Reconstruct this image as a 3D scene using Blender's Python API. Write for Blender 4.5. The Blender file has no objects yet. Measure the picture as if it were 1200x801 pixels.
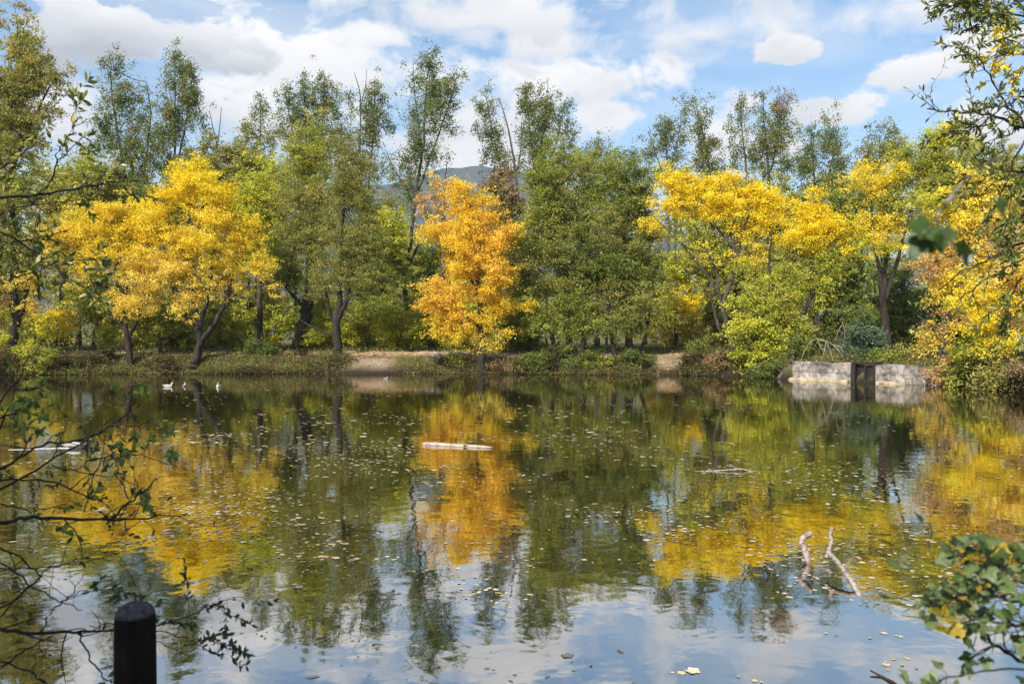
import bpy, math, random
import numpy as np

# ------------------------------------------------------------------ camera, sky, sun, exposure
C = bpy.context.scene
R = math.radians
F = 933.0          # focal length in photo pixels (1200 px wide)
CX, HY = 600.0, 395.0
EYE = 2.2
cam = bpy.data.cameras.new("camera"); camo = bpy.data.objects.new("camera", cam)
C.collection.objects.link(camo); C.camera = camo
cam.sensor_width = 36; cam.lens = 36 * F / 1200
cam.clip_start = 0.05; cam.clip_end = 20000
camo.location = (0, 0, EYE)
camo.rotation_euler = (R(90) - math.atan(5.5 / F), 0, 0)
cam.dof.use_dof = True; cam.dof.focus_distance = 32; cam.dof.aperture_fstop = 4.5

HAZE = .00019
SUN_AZ = -150.0    # degrees from +Y, negative = left of the camera (behind left)
SUN_EL = 38.0
sd = np.array([math.sin(R(SUN_AZ)) * math.cos(R(SUN_EL)), math.cos(R(SUN_AZ)) * math.cos(R(SUN_EL)), math.sin(R(SUN_EL))])
sl = bpy.data.lights.new("sun", 'SUN'); sl.energy = 5.0; sl.angle = R(0.6); sl.color = (1.0, 0.94, 0.84)
so = bpy.data.objects.new("sun", sl); C.collection.objects.link(so)
from mathutils import Vector
so.rotation_euler = Vector(sd).to_track_quat('Z', 'Y').to_euler()

C.view_settings.view_transform = 'Standard'; C.view_settings.look = 'None'
C.view_settings.exposure = 0.9; C.view_settings.gamma = 1.0
C.view_settings.use_curve_mapping = False
cy = C.cycles
cy.max_bounces = 7; cy.diffuse_bounces = 4; cy.glossy_bounces = 3; cy.transmission_bounces = 4
cy.transparent_max_bounces = 4; cy.volume_bounces = 0
cy.caustics_reflective = False; cy.caustics_refractive = False
cy.use_denoising = True
cy.sample_clamp_indirect = 6

W = bpy.data.worlds.new("World"); C.world = W; W.use_nodes = True
nt = W.node_tree; N = nt.nodes; L = nt.links
for n in list(N): N.remove(n)
def nd(t, **k):
    n = N.new(t)
    for a, b in k.items(): setattr(n, a, b)
    return n
def wmath(op, a, b=None, c=None, clamp=False):
    n = nd('ShaderNodeMath', operation=op); n.use_clamp = clamp
    for i, v in enumerate((a, b, c)):
        if v is None: continue
        if isinstance(v, (int, float)): n.inputs[i].default_value = v
        else: L.new(v, n.inputs[i])
    return n.outputs[0]
sky = nd('ShaderNodeTexSky', sky_type='NISHITA'); sky.sun_disc = False
sky.sun_elevation = R(SUN_EL); sky.sun_rotation = R(SUN_AZ) ; sky.air_density = 1.0; sky.dust_density = 0.6; sky.ozone_density = 1.6
tc = nd('ShaderNodeTexCoord'); sep = nd('ShaderNodeSeparateXYZ'); L.new(tc.outputs['Generated'], sep.inputs[0])
az = wmath('ARCTAN2', sep.outputs[0], sep.outputs[1]); el = wmath('ARCSINE', sep.outputs[2])
comb = nd('ShaderNodeCombineXYZ'); L.new(az, comb.inputs[0]); L.new(el, comb.inputs[1])
def noise(scale, detail, rough, sx, sy, off=0.0, dist=0.0):
    m = nd('ShaderNodeMapping'); m.inputs['Scale'].default_value = (sx, sy, 1); m.inputs['Location'].default_value = (off, off * .7, off)
    L.new(comb.outputs[0], m.inputs[0])
    n = nd('ShaderNodeTexNoise'); n.inputs['Scale'].default_value = scale; n.inputs['Detail'].default_value = detail
    n.inputs['Roughness'].default_value = rough; n.inputs['Distortion'].default_value = dist
    L.new(m.outputs[0], n.inputs['Vector']); return n.outputs[0]
n_edge = noise(11, 9, .6, 1, 1.5, 3.1, .3)
n_cir = noise(3.0, 8, .62, 1, 3.2, 7.7, .6)
n_gry = noise(5.0, 5, .55, 1, 2.6, 11.3)
# cumulus banks: (photo x, y, half width, half height, hardness, darkness of the belly)
CLOUDS = [(160,44,118,44,3.2,.9),(118,30,60,30,3.4,.1),(240,62,80,26,2.6,.8),(380,74,150,44,2.2,.25),(300,118,150,52,2.0,.2),(450,44,60,20,2.4,.2),
          (600,22,210,40,1.5,.5),(560,150,150,110,1.8,.15),(672,92,95,34,2.4,.1),(704,134,45,18,2.4,.1),(640,50,110,30,1.6,.4),
          (928,56,46,18,3.6,.35),(1078,82,58,20,3.4,.3),(968,126,58,20,3.2,.2),(872,124,26,18,2.6,.2),
          (1010,22,220,34,1.1,.4),(1160,44,70,24,2.2,.2),(1160,150,60,30,2.0,.2),(860,165,80,40,1.4,.2),(60,140,160,50,1.5,.5),(820,40,120,20,1.0,.4)]
mask = None; belly = None
for (px, py, rx, ry, hard, dk) in CLOUDS:
    a0 = math.atan((px - CX) / F); ca = math.cos(a0); e0 = math.atan((HY - py) / F * ca)
    ra = rx / F * ca * ca; re = ry / F * ca
    s = nd('ShaderNodeVectorMath', operation='SUBTRACT'); L.new(comb.outputs[0], s.inputs[0]); s.inputs[1].default_value = (a0, e0, 0)
    m = nd('ShaderNodeVectorMath', operation='MULTIPLY'); L.new(s.outputs[0], m.inputs[0]); m.inputs[1].default_value = (1 / ra, 1 / re, 0)
    ln = nd('ShaderNodeVectorMath', operation='LENGTH'); L.new(m.outputs[0], ln.inputs[0])
    d = wmath('SUBTRACT', 1.0, ln.outputs['Value'])
    dn = wmath('MULTIPLY_ADD', n_edge, 4.2, wmath('SUBTRACT', d, 1.95))
    v = wmath('MULTIPLY', dn, hard * .8, clamp=True)
    mask = v if mask is None else wmath('MAXIMUM', mask, v)
    # belly grey: lower part of the bank
    sy_ = nd('ShaderNodeSeparateXYZ'); L.new(m.outputs[0], sy_.inputs[0])
    g = wmath('MULTIPLY', v, wmath('MULTIPLY_ADD', sy_.outputs[1], -.75 * dk, .62 * dk), clamp=True)
    belly = g if belly is None else wmath('MAXIMUM', belly, g)
cir = wmath('MULTIPLY', wmath('SUBTRACT', n_cir, .43), 2.6, clamp=True)
cirm = wmath('MULTIPLY', cir, .62)
# thin veil thickens toward the horizon
hz = wmath('MULTIPLY', wmath('SUBTRACT', .30, el), 1.5, clamp=True)
allm = wmath('MAXIMUM', mask, wmath('MAXIMUM', cirm, hz))
gry = wmath('ADD', belly, wmath('MULTIPLY', wmath('SUBTRACT', n_gry, .5), 2.0, clamp=True), clamp=True)
cc = nd('ShaderNodeMix', data_type='RGBA'); L.new(gry, cc.inputs[0])
cc.inputs[6].default_value = (5.9, 5.8, 5.7, 1); cc.inputs[7].default_value = (2.5, 2.6, 2.85, 1)
# deepen the clear blue a little (tint of the clean autumn air)
skm = nd('ShaderNodeMix', data_type='RGBA', blend_type='MULTIPLY'); skm.inputs[0].default_value = 1
L.new(sky.outputs[0], skm.inputs[6]); skm.inputs[7].default_value = (.74, .93, .98, 1)
mx = nd('ShaderNodeMix', data_type='RGBA'); L.new(allm, mx.inputs[0]); L.new(skm.outputs[2], mx.inputs[6]); L.new(cc.outputs[2], mx.inputs[7])
bg = nd('ShaderNodeBackground'); bg.inputs['Strength'].default_value = 0.108; L.new(mx.outputs[2], bg.inputs['Color'])
wo = nd('ShaderNodeOutputWorld'); L.new(bg.outputs[0], wo.inputs['Surface'])
W.cycles.sampling_method = 'MANUAL'; W.cycles.sample_map_resolution = 512

# ------------------------------------------------------------------ helpers
rng = np.random.default_rng(11)
random.seed(11)
def P(px, py, d):                       # photo pixel + distance -> point in the place
    return np.array([(px - CX) / F * d, d, EYE - (py - HY) / F * d])
def smooth(t): t = np.clip(t, 0, 1); return t * t * (3 - 2 * t)
def link(o, parent=None):
    C.collection.objects.link(o)
    if parent is not None: o.parent = parent
    return o
def tag(o, label=None, cat=None, group=None, kind=None):
    if label: o['label'] = label
    if cat: o['category'] = cat
    if group: o['group'] = group
    if kind: o['kind'] = kind
    return o
def empty(name, loc, label, cat, group=None):
    o = bpy.data.objects.new(name, None); o.location = tuple(map(float, loc)); o.empty_display_size = .3
    link(o); return tag(o, label, cat, group)
def mesh_np(name, V, loops, starts, totals, mat, parent=None, col=None, smooth_=False):
    me = bpy.data.meshes.new(name)
    me.vertices.add(len(V)); me.vertices.foreach_set('co', np.asarray(V, np.float32).ravel())
    me.loops.add(len(loops)); me.loops.foreach_set('vertex_index', np.asarray(loops, np.int32))
    me.polygons.add(len(starts)); me.polygons.foreach_set('loop_start', np.asarray(starts, np.int32))
    if smooth_: me.polygons.foreach_set('use_smooth', np.ones(len(starts), bool))
    if col is not None:
        a = me.attributes.new('leafcol', 'FLOAT_COLOR', 'FACE')
        c4 = np.ones((len(starts), 4), np.float32); c4[:, :3] = col
        a.data.foreach_set('color', c4.ravel())
    me.update(calc_edges=True)
    me.materials.append(mat)
    return link(bpy.data.objects.new(name, me), parent)
def quads(name, V, Q, mat, parent=None, col=None, smooth_=False):
    Q = np.asarray(Q, np.int32)
    n = len(Q); k = Q.shape[1]
    return mesh_np(name, V, Q.ravel(), np.arange(n) * k, None, mat, parent, col, smooth_)
class MB:                                # mesh collector for small built things
    def __init__(s): s.v = []; s.f = []
    def add(s, V, Fs):
        o = len(s.v); s.v += [tuple(map(float, p)) for p in V]; s.f += [tuple(int(i) + o for i in f) for f in Fs]
    def box(s, x0, x1, y0, y1, z0, z1):
        V = [(x, y, z) for z in (z0, z1) for y in (y0, y1) for x in (x0, x1)]
        s.add(V, [(0,2,3,1),(4,5,7,6),(0,1,5,4),(2,6,7,3),(0,4,6,2),(1,3,7,5)])
    def tube(s, pts, rad, n=8, cap=True, wob=0.0):
        pts = [np.array(p, float) for p in pts]
        rings = []
        for i, p in enumerate(pts):
            t = pts[min(i + 1, len(pts) - 1)] - pts[max(i - 1, 0)]; t /= max(1e-9, np.linalg.norm(t))
            a = np.array([0, 0, 1.]) if abs(t[2]) < .8 else np.array([1., 0, 0])
            u = np.cross(t, a); u /= np.linalg.norm(u); w = np.cross(t, u)
            r = rad[i]
            rings.append([p + (u * math.cos(2*math.pi*k/n) + w * math.sin(2*math.pi*k/n)) * r * (1 + wob * random.uniform(-1, 1)) for k in range(n)])
        V = [q for rg in rings for q in rg]; Fs = []
        for i in range(len(pts) - 1):
            for k in range(n):
                Fs.append((i*n+k, i*n+(k+1) % n, (i+1)*n+(k+1) % n, (i+1)*n+k))
        if cap:
            Fs.append(tuple(reversed(range(n)))); Fs.append(tuple((len(pts)-1)*n + k for k in range(n)))
        s.add(V, Fs)
    def build(s, name, mat, parent=None, smooth_=False):
        me = bpy.data.meshes.new(name); me.from_pydata(s.v, [], s.f); me.update()
        if smooth_: me.polygons.foreach_set('use_smooth', [True] * len(me.polygons))
        me.materials.append(mat)
        return link(bpy.data.objects.new(name, me), parent)

# ------------------------------------------------------------------ materials
def new_mat(name):
    m = bpy.data.materials.new(name); m.use_nodes = True
    return m, m.node_tree, m.node_tree.nodes['Principled BSDF']
def ramp(t, src, stops):
    r = t.nodes.new('ShaderNodeValToRGB'); e = r.color_ramp.elements
    while len(e) < len(stops): e.new(.5)
    for k, (p, c) in enumerate(stops): e[k].position = p; e[k].color = (*c, 1) if len(c) == 3 else c
    t.links.new(src, r.inputs[0]); return r.outputs[0]
def tnoise(t, scale, detail=5, rough=.6, coord='Object', vs=(1, 1, 1), dist=0):
    tc = t.nodes.new('ShaderNodeTexCoord'); mp = t.nodes.new('ShaderNodeMapping'); mp.inputs['Scale'].default_value = vs
    t.links.new(tc.outputs[coord], mp.inputs[0]); n = t.nodes.new('ShaderNodeTexNoise')
    n.inputs['Scale'].default_value = scale; n.inputs['Detail'].default_value = detail; n.inputs['Roughness'].default_value = rough
    n.inputs['Distortion'].default_value = dist
    t.links.new(mp.outputs[0], n.inputs['Vector']); return n.outputs[0]
def bump(t, b, h, strength=.5, dist=.02):
    n = t.nodes.new('ShaderNodeBump'); n.inputs['Strength'].default_value = strength; n.inputs['Distance'].default_value = dist
    t.links.new(h, n.inputs['Height']); t.links.new(n.outputs[0], b.inputs['Normal']); return n
def noisy(name, stops, scale=8, rough=.85, bs=.5, bd=.02, vs=(1, 1, 1), detail=6, spec=.3):
    m, t, b = new_mat(name); n = tnoise(t, scale, detail, .62, vs=vs)
    t.links.new(ramp(t, n, stops), b.inputs['Base Color']); b.inputs['Roughness'].default_value = rough
    b.inputs['Specular IOR Level'].default_value = spec
    bump(t, b, tnoise(t, scale * 2.2, detail, .65, vs=vs), bs, bd); return m
def leaf_mat(name, trans=.46, rough=.5, spec=.25):
    m, t, b = new_mat(name)
    a = t.nodes.new('ShaderNodeAttribute'); a.attribute_name = 'leafcol'
    b.inputs['Roughness'].default_value = rough; b.inputs['Specular IOR Level'].default_value = spec
    t.links.new(a.outputs['Color'], b.inputs['Base Color'])
    tr = t.nodes.new('ShaderNodeBsdfTranslucent'); t.links.new(a.outputs['Color'], tr.inputs[0])
    mx = t.nodes.new('ShaderNodeMixShader'); mx.inputs[0].default_value = trans
    t.links.new(b.outputs[0], mx.inputs[1]); t.links.new(tr.outputs[0], mx.inputs[2])
    t.links.new(mx.outputs[0], t.nodes['Material Output'].inputs['Surface']); return m
M_leaf = leaf_mat('foliage')
M_leafg = leaf_mat('glossy_foliage', .30, .42, .45)
t = M_leafg.node_tree; b = t.nodes['Principled BSDF']; a = [n for n in t.nodes if n.type == 'ATTRIBUTE'][0]
mxx = t.nodes.new('ShaderNodeMix'); mxx.data_type = 'RGBA'; mxx.blend_type = 'MULTIPLY'; mxx.inputs[0].default_value = 1
t.links.new(a.outputs['Color'], mxx.inputs[6]); t.links.new(ramp(t, tnoise(t, 60, 5, .7), [(.36, (.45, .36, .2)), (.47, (.9, .92, .85)), (.7, (1.1, 1.08, 1.0))]), mxx.inputs[7]); t.links.new(mxx.outputs[2], b.inputs['Base Color'])
bump(t, b, tnoise(t, 110, 3, .6), .5, .002)
M_bark = noisy('dark_bark', [(.3, (.010, .007, .005)), (.55, (.028, .021, .015)), (.75, (.075, .06, .046))], 6, .9, .8, .04, (1, 1, .25))
M_barkp = noisy('pale_bark', [(.3, (.07, .055, .04)), (.55, (.22, .19, .145)), (.75, (.40, .36, .30))], 5, .9, .7, .03, (1, 1, .3))
M_barkg = noisy('grey_bark', [(.3, (.022, .018, .014)), (.55, (.062, .052, .041)), (.78, (.15, .135, .11))], 6, .9, .7, .03, (1, 1, .3))
M_twig = noisy('twig_bark', [(.3, (.006, .005, .004)), (.7, (.024, .018, .015))], 30, .8, .4, .004)
M_dead = noisy('bleached_wood', [(.3, (.17, .13, .10)), (.5, (.46, .40, .33)), (.75, (.66, .60, .53))], 9, .8, .5, .01, (1, 1, 1))

# ------------------------------------------------------------------ pond outline and terrain
def S(px, yw): d = F * EYE / (yw - HY); return ((px - CX) / F * d, d)
shore = [S(-60, 441), S(0, 439.2), S(100, 438.2), S(200, 438), S(330, 437.6), S(430, 438.5), S(600, 437), S(760, 438), S(850, 441), S(925, 444.6), S(1110, 451.8), S(1160, 456.5), S(1200, 461),
         S(1300, 471), (18.5, 20), (15, 12), (9.5, 6), (5.2, 3.55), (1.5, 3.3), (-2, 3.35), (-7, 3.9), (-14, 8), (-26, 20), (-38, 34), (-38, 44)]
POLY = np.array(shore)
def sdist(x, y):
    x = np.asarray(x, float); y = np.asarray(y, float)
    best = np.full(x.shape, 1e9); ins = np.zeros(x.shape, bool)
    n = len(POLY)
    for i in range(n):
        ax, ay = POLY[i]; bx, by = POLY[(i + 1) % n]
        ex, ey = bx - ax, by - ay
        t = np.clip(((x - ax) * ex + (y - ay) * ey) / (ex * ex + ey * ey), 0, 1)
        best = np.minimum(best, np.hypot(x - ax - t * ex, y - ay - t * ey))
        c = ((ay > y) != (by > y)) & (x < (bx - ax) * (y - ay) / (by - ay + 1e-12) + ax)
        ins ^= c
    return np.where(ins, -best, best)
def wav(x, y, s, k=0): return np.sin(x * s + 1.3 * k + 1.7 * np.sin(y * s * .7 + k)) * np.cos(y * s * 1.1 + k * 2.1 + 1.2 * np.sin(x * s * .6))
def terr(x, y):
    x = np.asarray(x, float); y = np.asarray(y, float)
    s = sdist(x, y) + .18 * wav(x, y, 1.7, 2) * smooth((y - 12) / 10)
    near = 1 - smooth((y - 6) / 10)
    hb = .98 * (1 - near) + .42 * near
    pxx = CX + F * x / np.maximum(y, 1)
    wallz = smooth((pxx - 905) / 20) * (1 - smooth((pxx - 1100) / 20)) * (y > 20)
    hb = hb - .06 * wallz
    wid = 1.5 * (1 - wallz) + .45 * wallz + near * 1.0
    s2 = np.where(wallz > .3, sdist(x, y), s)
    up = -.12 + (hb + .12) * smooth(s2 / wid) + .34 * smooth((s2 - 1.3) / 4.5) * (1 - near)
    dn = -.12 - .8 * smooth(-s2 / 4)
    z = np.where(s2 > 0, up, dn)
    z = z + (.05 * wav(x, y, 2.3, 1) + .03 * wav(x, y, 5.1, 3)) * smooth(s / .6) * (1 - wallz) * np.where(s > 0, 1, 0) * (1 - .7 * near)
    far = smooth((y - 110) / 800)
    return z + far * 6 * (1 + .5 * wav(x, y, .004, 5))
xs = np.concatenate([-np.geomspace(6000, 50, 26), np.arange(-48, 42, .45), np.geomspace(43, 6000, 26)])
ys = np.concatenate([[-300, -120, -40, -15], np.arange(-6, 8, .35), np.arange(8, 28, 1.2), np.arange(28, 62, .38), np.geomspace(63, 7000, 40)])
X, Y = np.meshgrid(xs, ys); Z = terr(X, Y)
nx, ny = len(xs), len(ys)
V = np.stack([X.ravel(), Y.ravel(), Z.ravel()], 1)
ii, jj = np.meshgrid(np.arange(nx - 1), np.arange(ny - 1)); b0 = (jj * nx + ii).ravel()
Q = np.stack([b0, b0 + 1, b0 + nx + 1, b0 + nx], 1)
mg, t, b = new_mat('bank_soil_and_grass')
n1 = tnoise(t, 1.1, 8, .7); n2 = tnoise(t, 9, 6, .7)
g = ramp(t, n1, [(.32, (.030, .040, .012)), (.47, (.075, .085, .026)), (.58, (.15, .125, .045)), (.7, (.11, .065, .03))])
g2 = ramp(t, n2, [(.35, (.05, .035, .018)), (.55, (.15, .14, .05)), (.72, (.36, .23, .07))])
mm = t.nodes.new('ShaderNodeMix'); mm.data_type = 'RGBA'; mm.inputs[0].default_value = .42
t.links.new(g, mm.inputs[6]); t.links.new(g2, mm.inputs[7])
at = t.nodes.new('ShaderNodeAttribute'); at.attribute_name = 'dirt'
md = t.nodes.new('ShaderNodeMix'); md.data_type = 'RGBA'; t.links.new(at.outputs['Fac'], md.inputs[0]); t.links.new(mm.outputs[2], md.inputs[6])
t.links.new(ramp(t, n2, [(.3, (.16, .11, .075)), (.6, (.34, .25, .18)), (.8, (.45, .36, .27))]), md.inputs[7])
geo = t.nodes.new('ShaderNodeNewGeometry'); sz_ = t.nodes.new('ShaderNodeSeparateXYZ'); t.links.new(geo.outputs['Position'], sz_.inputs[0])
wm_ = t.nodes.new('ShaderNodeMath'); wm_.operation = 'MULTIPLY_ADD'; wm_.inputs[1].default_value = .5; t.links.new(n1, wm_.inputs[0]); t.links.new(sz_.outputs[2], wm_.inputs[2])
mud_shade = t.nodes.new('ShaderNodeMix'); mud_shade.data_type = 'RGBA'; t.links.new(ramp(t, wm_.outputs[0], [(.38, (0, 0, 0)), (.85, (1, 1, 1))]), mud_shade.inputs[0]); mud_shade.inputs[6].default_value = (.030, .022, .014, 1); t.links.new(md.outputs[2], mud_shade.inputs[7])  # damp mud near the water, darkened further to paint in undergrowth shade
t.links.new(mud_shade.outputs[2], b.inputs['Base Color']); b.inputs['Roughness'].default_value = .95; b.inputs['Specular IOR Level'].default_value = .1
bump(t, b, n2, .9, .08)
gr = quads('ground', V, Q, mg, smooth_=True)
pxx = CX + F * X / np.maximum(Y, 1)
sdv = sdist(X, Y)
def band(v, a, c, w): return smooth((v - a) / w) * (1 - smooth((v - c + w) / w))
pw = pxx + 14 * wav(X, Y, 1.9, 3) + 9 * wav(X, Y, 4.3, 1) - 12 * np.clip(sdv, 0, 3)
dirt = band(pw, 384, 466, 20) * (Y > 30) * (sdv < 4) + band(pw, 752, 798, 16) * (Y > 30) * (sdv < 4)
dirt = np.clip(dirt * (sdv > .1) * (.7 + .3 * wav(X, Y, 3, 4)), 0, 1)
da = gr.data.attributes.new('dirt', 'FLOAT', 'POINT'); da.data.foreach_set('value', dirt.ravel().astype(np.float32))
tag(gr, kind='structure')

# footpath along the top of the far bank
pth = [S(p, 437.5) for p in range(-60, 700, 38)] + [S(720, 438), S(780, 438.5), S(840, 440)]
rows = []
for k, (x, y) in enumerate(pth):
    w0, w1 = y + 1.75 + .15 * math.sin(k * 1.9), y + 4.1 + .2 * math.sin(k * 1.3)
    rows.append([(x, yy) for yy in np.linspace(w0, w1, 9)])
rows = np.array(rows); # refine
rr = []
for k in range(len(rows) - 1):
    for u in np.linspace(0, 1, 7)[:-1]: rr.append(rows[k] * (1 - u) + rows[k + 1] * u)
rr = np.array(rr); PZ = terr(rr[..., 0], rr[..., 1]) + .03; PZ[:, 0] -= .05; PZ[:, -1] -= .05
V = np.concatenate([rr.reshape(-1, 2), PZ.reshape(-1, 1)], 1); m_ = rr.shape[1]
b0 = (np.arange(rr.shape[0] - 1)[:, None] * m_ + np.arange(m_ - 1)[None]).ravel()
Q = np.stack([b0, b0 + m_, b0 + m_ + 1, b0 + 1], 1)
M_path = noisy('path_earth', [(.3, (.22, .16, .10)), (.5, (.36, .28, .20)), (.75, (.48, .39, .29))], 2.2, .95, .5, .05, spec=.1)
tag(quads('path', V, Q, M_path, smooth_=True), kind='structure')

# pond water
mw, t, b = new_mat('pond_water')
t.nodes.remove(b); out = t.nodes['Material Output']
tcn = t.nodes.new('ShaderNodeTexCoord')
def wn(scale, vs, detail, rough, dist=0):
    mp = t.nodes.new('ShaderNodeMapping'); mp.inputs['Scale'].default_value = vs; t.links.new(tcn.outputs['Object'], mp.inputs[0])
    n = t.nodes.new('ShaderNodeTexNoise'); n.inputs['Scale'].default_value = scale; n.inputs['Detail'].default_value = detail
    n.inputs['Roughness'].default_value = rough; n.inputs['Distortion'].default_value = dist; t.links.new(mp.outputs[0], n.inputs['Vector']); return n.outputs[0]
def mt(op, a, b_):
    n = t.nodes.new('ShaderNodeMath'); n.operation = op
    for i, v in enumerate((a, b_)):
        if isinstance(v, (int, float)): n.inputs[i].default_value = v
        else: t.links.new(v, n.inputs[i])
    return n.outputs[0]
hA = wn(2.6, (1, 1.0, 1), 2, .5, .4)
hB = wn(9.0, (1, .9, 1), 3, .5, .2)
hC = wn(.35, (1, 1, 1), 2, .5)
h = mt('ADD', mt('MULTIPLY', hA, .65), mt('MULTIPLY', hB, .11))
h = mt('MULTIPLY', h, mt('MULTIPLY', hC, 2.0))
bp = t.nodes.new('ShaderNodeBump'); bp.inputs['Strength'].default_value = 1.0; bp.inputs['Distance'].default_value = .0042
t.links.new(h, bp.inputs['Height'])
gl = t.nodes.new('ShaderNodeBsdfGlossy'); gl.inputs['Roughness'].default_value = .008; gl.inputs['Color'].default_value = (.95, .92, .88, 1)
t.links.new(bp.outputs[0], gl.inputs['Normal'])
df = t.nodes.new('ShaderNodeBsdfDiffuse'); df.inputs['Color'].default_value = (.017, .015, .005, 1)
lw = t.nodes.new('ShaderNodeLayerWeight'); lw.inputs['Blend'].default_value = .5
mr = t.nodes.new('ShaderNodeMapRange'); mr.inputs['From Min'].default_value = .45; mr.inputs['From Max'].default_value = .97
mr.inputs['To Min'].default_value = .50; mr.inputs['To Max'].default_value = .80
t.links.new(lw.outputs['Facing'], mr.inputs['Value'])
ms = t.nodes.new('ShaderNodeMixShader'); t.links.new(mr.outputs[0], ms.inputs[0]); t.links.new(df.outputs[0], ms.inputs[1]); t.links.new(gl.outputs[0], ms.inputs[2])
t.links.new(ms.outputs[0], out.inputs['Surface'])
wx = np.array([-46, 0, 34.]); 
tag(quads('water', [(-46, 1, 0), (34, 1, 0), (34, 56, 0), (-46, 56, 0)], [(0, 1, 2, 3)], mw), kind='structure')

# distant mountain ridge
mp_ = [(-900, 330), (-300, 320), (0, 300), (200, 262), (330, 236), (445, 216), (480, 209), (520, 200), (560, 193.5), (585, 195), (620, 206), (700, 238), (850, 285), (1000, 300), (1300, 318), (2200, 330)]
D = 2600.0
ridx = np.interp(np.arange(-900, 2200, 12), [p[0] for p in mp_], [p[1] for p in mp_])
rx = (np.arange(-900, 2200, 12) - CX) / F * D
rz = EYE + (HY - ridx) / F * D + 5 * np.sin(rx * .021) + 3 * np.sin(rx * .053 + 1)
rowsz = []
vv = np.linspace(0, 1, 14)
Vm = []
for k, v in enumerate(vv):
    prof = smooth(v) if v < 1 else 1
    yy = D - 1300 * (1 - v)
    zz = 4 + (rz - 4) * (v ** 1.25) + 14 * np.sin(rx * .012 + v * 5) * np.sin(v * math.pi) + 9 * np.sin(rx * .031 - v * 9) * np.sin(v * math.pi)
    Vm.append(np.stack([rx * (1 - .25 * (1 - v)), np.full_like(rx, yy), zz], 1))
Vm.append(np.stack([rx, np.full_like(rx, D + 900), np.zeros_like(rx)], 1))
nxm = len(rx); Vm = np.concatenate(Vm)
b0 = (np.arange(14)[:, None] * nxm + np.arange(nxm - 1)[None]).ravel()
M_hill = noisy('wooded_hillside', [(.35, (.012, .020, .016)), (.5, (.025, .033, .025)), (.68, (.06, .058, .045))], .02, .95, .6, 6, spec=.0)
tag(quads('hills', Vm, np.stack([b0, b0 + 1, b0 + nxm + 1, b0 + nxm], 1), M_hill, smooth_=True), kind='structure')

# ------------------------------------------------------------------ the air
mh = bpy.data.materials.new('autumn_haze'); mh.use_nodes = True; t = mh.node_tree; t.nodes.clear()
pv = t.nodes.new('ShaderNodeVolumePrincipled'); pv.inputs['Color'].default_value = (.80, .88, 1.0, 1); pv.inputs['Density'].default_value = HAZE; pv.inputs['Anisotropy'].default_value = .2
o_ = t.nodes.new('ShaderNodeOutputMaterial'); t.links.new(pv.outputs[0], o_.inputs['Volume'])
hz_ = MB(); hz_.box(-6600, 6600, -700, 7600, -60, 640); tag(hz_.build('haze', mh), 'thin pale haze filling the air over the valley', 'haze', None, 'stuff')

# ------------------------------------------------------------------ trees
PAL = {  # leaf colours (linear albedo) with weights
 'yellow': [((.88, .66, .035), 5), ((.89, .73, .08), 3), ((.84, .56, .04), 2), ((.60, .56, .05), .9)],
 'yellow2': [((.88, .65, .09), 4), ((.89, .73, .17), 3), ((.82, .54, .07), 2), ((.56, .48, .07), .6)],
 'orange': [((.88, .56, .05), 4), ((.88, .64, .05), 3), ((.82, .47, .06), 2), ((.76, .52, .2), 1)],
 'peach': [((.72, .48, .18), 4), ((.68, .40, .14), 3), ((.46, .30, .13), 2), ((.55, .48, .11), 1)],
 'yolk': [((.90, .69, .02), 5), ((.90, .62, .02), 3), ((.88, .75, .06), 2)],
 'lime': [((.58, .56, .05), 4), ((.70, .62, .06), 3), ((.42, .46, .05), 2), ((.26, .33, .05), 2)],
 'yg': [((.36, .38, .06), 4), ((.50, .46, .06), 3), ((.26, .30, .05), 3), ((.60, .46, .07), 1)],
 'green': [((.20, .24, .035), 4), ((.29, .32, .05), 4), ((.39, .39, .08), 2), ((.46, .40, .06), 1)],
 'dgreen': [((.115, .155, .03), 4), ((.17, .215, .04), 4), ((.25, .28, .06), 2), ((.34, .31, .06), .6)],
 'olive': [((.23, .25, .05), 4), ((.33, .33, .08), 4), ((.17, .195, .035), 3), ((.50, .30, .07), 1.2), ((.48, .45, .13), 1.2)],
 'poplar': [((.12, .165, .045), 5), ((.175, .22, .06), 4), ((.27, .28, .08), 2), ((.42, .29, .08), 1.2)],
 'mixbg': [((.28, .30, .08), 4), ((.44, .41, .10), 3), ((.60, .48, .11), 2), ((.20, .22, .07), 3), ((.58, .36, .11), 1)],
 'brown': [((.33, .22, .11), 4), ((.44, .27, .11), 3), ((.24, .18, .09), 3), ((.21, .21, .08), 2)],
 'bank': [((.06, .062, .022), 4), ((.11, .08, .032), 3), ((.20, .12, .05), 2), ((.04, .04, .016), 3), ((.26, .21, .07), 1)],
 'gold': [((.88, .61, .04), 5), ((.89, .68, .05), 3), ((.86, .54, .05), 3)],
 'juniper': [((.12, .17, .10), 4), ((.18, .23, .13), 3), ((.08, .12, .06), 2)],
 'left': [((.27, .30, .07), 4), ((.42, .40, .08), 3), ((.52, .36, .10), 2.4), ((.18, .21, .055), 3), ((.68, .50, .09), 2)],
}
def pal_cols(pal, n, r):
    cs = np.array([c for c, w in PAL[pal]]); w = np.array([w for c, w in PAL[pal]], float); w /= w.sum()
    return cs[r.choice(len(cs), n, p=w)]
def unit(v): return v / np.maximum(1e-9, np.linalg.norm(v, axis=-1, keepdims=True))
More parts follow.
